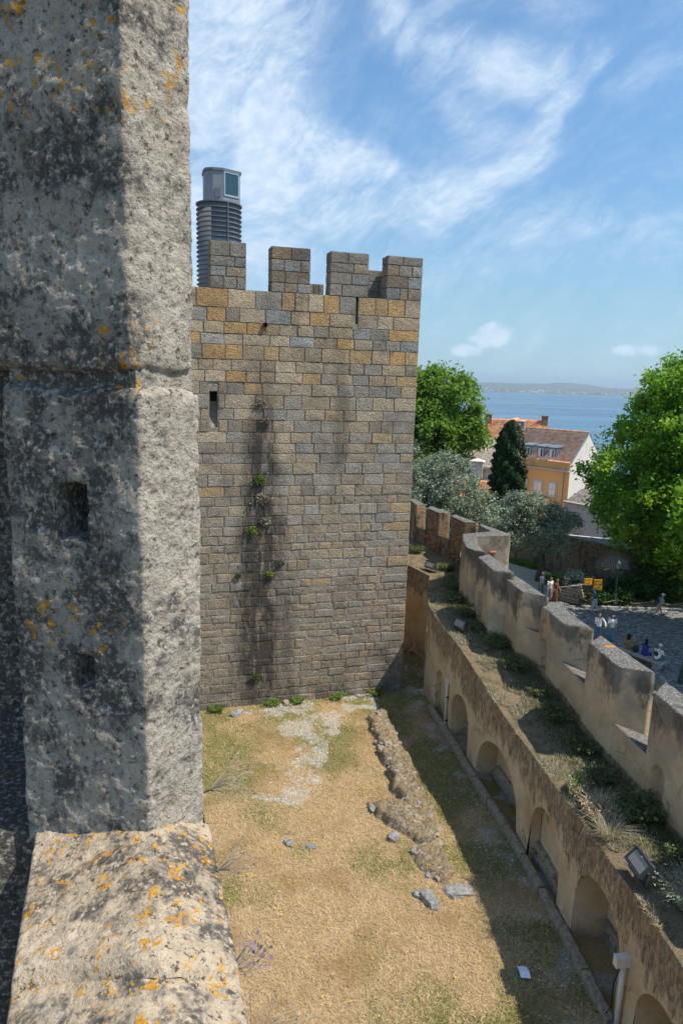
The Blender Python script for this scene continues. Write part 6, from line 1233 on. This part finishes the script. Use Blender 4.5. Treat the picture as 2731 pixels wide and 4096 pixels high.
def pack(mt, sz=(.30, .16, .42), straps=True):
    def f(t, J):
        ch = J['chest']; c = ch+Vector((0, -.22, -.04)); b = MB(); b.ellipsoid(c, (sz[0]/2, sz[1]/2*1.1, sz[2]/2), 12, 8); o = b.build('backpack', mt, t, True)
        if straps: [MB().tube([c+Vector((s*.08, .04, sz[2]*.4)), J['sh'+('L' if s < 0 else 'R')]+Vector((-s*.06, .0, .09)), ch+Vector((s*.1, .17, .0))], .013, 5).build('strap', mt, o) for s in (-1, 1)]
    return f
PZ_ = ZP+.0
def bag_side(t, J): 
    b = MB().box(J['hipR']+Vector((.16, .06, .12)), (.1, .28, .24)); o = bevel(b.build('shoulder_bag', 'bag_grey', t), .03); MB().tube([J['hipR']+Vector((.16, .06, .24)), J['shR']+Vector((.0, .02, .09)), J['shR']+Vector((-.05, -.08, .06))], .012, 5).build('strap', 'bag_grey', o)
def cam_hand(t, J): bevel(MB().box((J['wrL']+J['wrR'])/2+Vector((0, .08, .05)), (.14, .09, .09)).build('camera_body', 'iron', t), .01)
person('man in pale cap, grey shirt and khaki shorts striding right with a dark backpack', (22.05, 45.1, PZ_), R(-82), stand(16, (30, 4), (-24, 16), (-18, 25, 10), (22, 40, 8), .90, -.0, -.2), 'shirt_grey', 'shorts_khaki', 'hair_grey', 'people on the plaza', 'skin', True, True, False, 'cap_pale', extras=pack('pack_dark'))
person('person in dark flowered shirt and pale cropped trousers walking by the orange signs', (17.9, 45.8, PZ_), R(65), stand(8, (14, 4), (-12, 12), (18, 35, 8), (-10, 25, 8), .92, 0, -.5), 'shirt_flower', 'trouser_pale', 'hair_grey', 'people on the plaza', 'skin', True, extras=None, hat='bag_grey')
person('woman in loose white blouse and jeans with a hand at her mouth', (16.2, 40.5, PZ_), R(170), stand(2, (2, 2), (-3, 3), (5, 30, 40), (35, 125, 4), .93, .1, .1), 'white_cloth', 'jeans', 'hair_brown', 'people on the plaza', longhair=True, wide=1.08)
person('dark haired woman in white shirt and wide jeans, grey bag at her hip', (17.0, 40.4, PZ_), R(165), stand(2, (4, 2), (-4, 4), (-5, 15, 12), (25, 95, 5), .93, .15, .0), 'white_cloth', 'jeans_light', 'hair_black', 'people on the plaza', short_sleeve=True, longhair=True, wide=1.1, extras=bag_side)
BZ = ZP+.47-.47; bdir = Vector((1.22, -1.911, 0)).normalized(); bn = Vector((1.911, 1.22, 0)).normalized(); bc = Vector((17.5, 37.1, 0)); brz = math.atan2(-bn.x, bn.y)
def onbench(s, o=.0): p = bc+bdir*s+bn*o; return (p.x, p.y, ZP)
person('woman in brown coat seated at the far end of the bench raising a camera', onbench(-.95, .05), brz+R(15), sit(-4, (55, 110, 8), (55, 110, 8), 0, .35), 'coat_brown', 'coat_brown', 'hair_black', 'people on the bench', longhair=True, wide=1.12, extras=cam_hand)
person('woman in sleeveless blue top sitting in the middle of the bench', onbench(.12, .05), brz, sit(9, (30, 55, 6), (30, 60, 6), .2, -.3), 'blue_top', 'blue_top', 'hair_black', 'people on the bench', short_sleeve=None, longhair=True)
person('man in white shirt and cap with black pack at the bench\'s near end', onbench(.92, .03), brz, sit(14, (30, 45, 14), (30, 50, 14), -.1, -.4), 'white_cloth', 'teal_cloth', 'hair_grey', 'people on the bench', short_sleeve=True, hat='cap_pale', wide=1.1, extras=pack('pack_dark', (.26, .14, .28)))
person('bald man in grey seen behind the merlon by the olive trunk', (15.2, 49.6, PZ_), R(-140), stand(6, (8, 4), (-8, 6)), 'shirt_grey', 'teal_cloth', 'skin', 'people on the plaza', 'skin_tan', True)
person('woman in white top with dark hair walking near the planter', (15.45, 48.3, PZ_), R(-160), stand(4, (10, 4), (-8, 8)), 'white_cloth', 'trouser_pale', 'hair_brown', 'people on the plaza', 'skin_tan', True, longhair=True)
person('woman in long rust brown dress beside the planter', (15.75, 47.9, PZ_), R(-130), stand(5, (10, 4), (-8, 8), (15, 20, 14), (-15, 20, 16)), 'dress_rust', 'dress_rust', 'hair_brown', 'people on the plaza', 'skin_tan', True, dress=True, longhair=True)
bg_ = thing('black_bag', 'black rucksack lying on the bench between the two women', 'bag', onbench(-.42, .0)); bg_.location.z = ZP+.47; b = MB(); b.ellipsoid((0, 0, .2), (.2, .17, .22), 14, 9); b.build('bag_body', 'pack_dark', bg_, True); MB().tube([(-.05, 0, .38), (0, 0, .47), (.06, 0, .38)], .014, 6).build('handle', 'pack_dark', bg_)
# bird
bd = thing('bird', 'tiny dark bird gliding in the blue sky', 'bird', (23, 90, 60), R(40)); MB().ellipsoid((0, 0, 0), (.09, .28, .08), 10, 7).build('body', 'iron', bd, True); MB().poly([(.05, .12, .02), (.55, .02, .14), (1.0, -.12, .02), (.5, -.1, .10), (.05, -.1, .02), (-.05, .12, .02), (-.55, .02, .14), (-1.0, -.12, .02), (-.5, -.1, .10), (-.05, -.1, .02)], [(0, 1, 3, 4), (1, 2, 3), (5, 9, 8, 6), (6, 8, 7)]).build('wings', 'iron', bd)
# ================================================================== HAZE
hm_ = bpy.data.materials.new('haze_air'); hm_.use_nodes = True; hm_.node_tree.nodes.clear(); g = G(hm_.node_tree); pv = g.n('ShaderNodeVolumePrincipled', {'Color': (.68, .84, 1., 1), 'Density': 7e-5, 'Anisotropy': .3}); ho = g.n('ShaderNodeOutputMaterial'); g.L.new(pv.outputs[0], ho.inputs['Volume']); MATS['haze_air'] = hm_
mb = MB(); mb.box((2000, 8400, 40), (34000, 18200, 262)); props(mb.build('haze', 'haze_air'), 'pale summer haze over the river', 'haze', None, 'stuff')
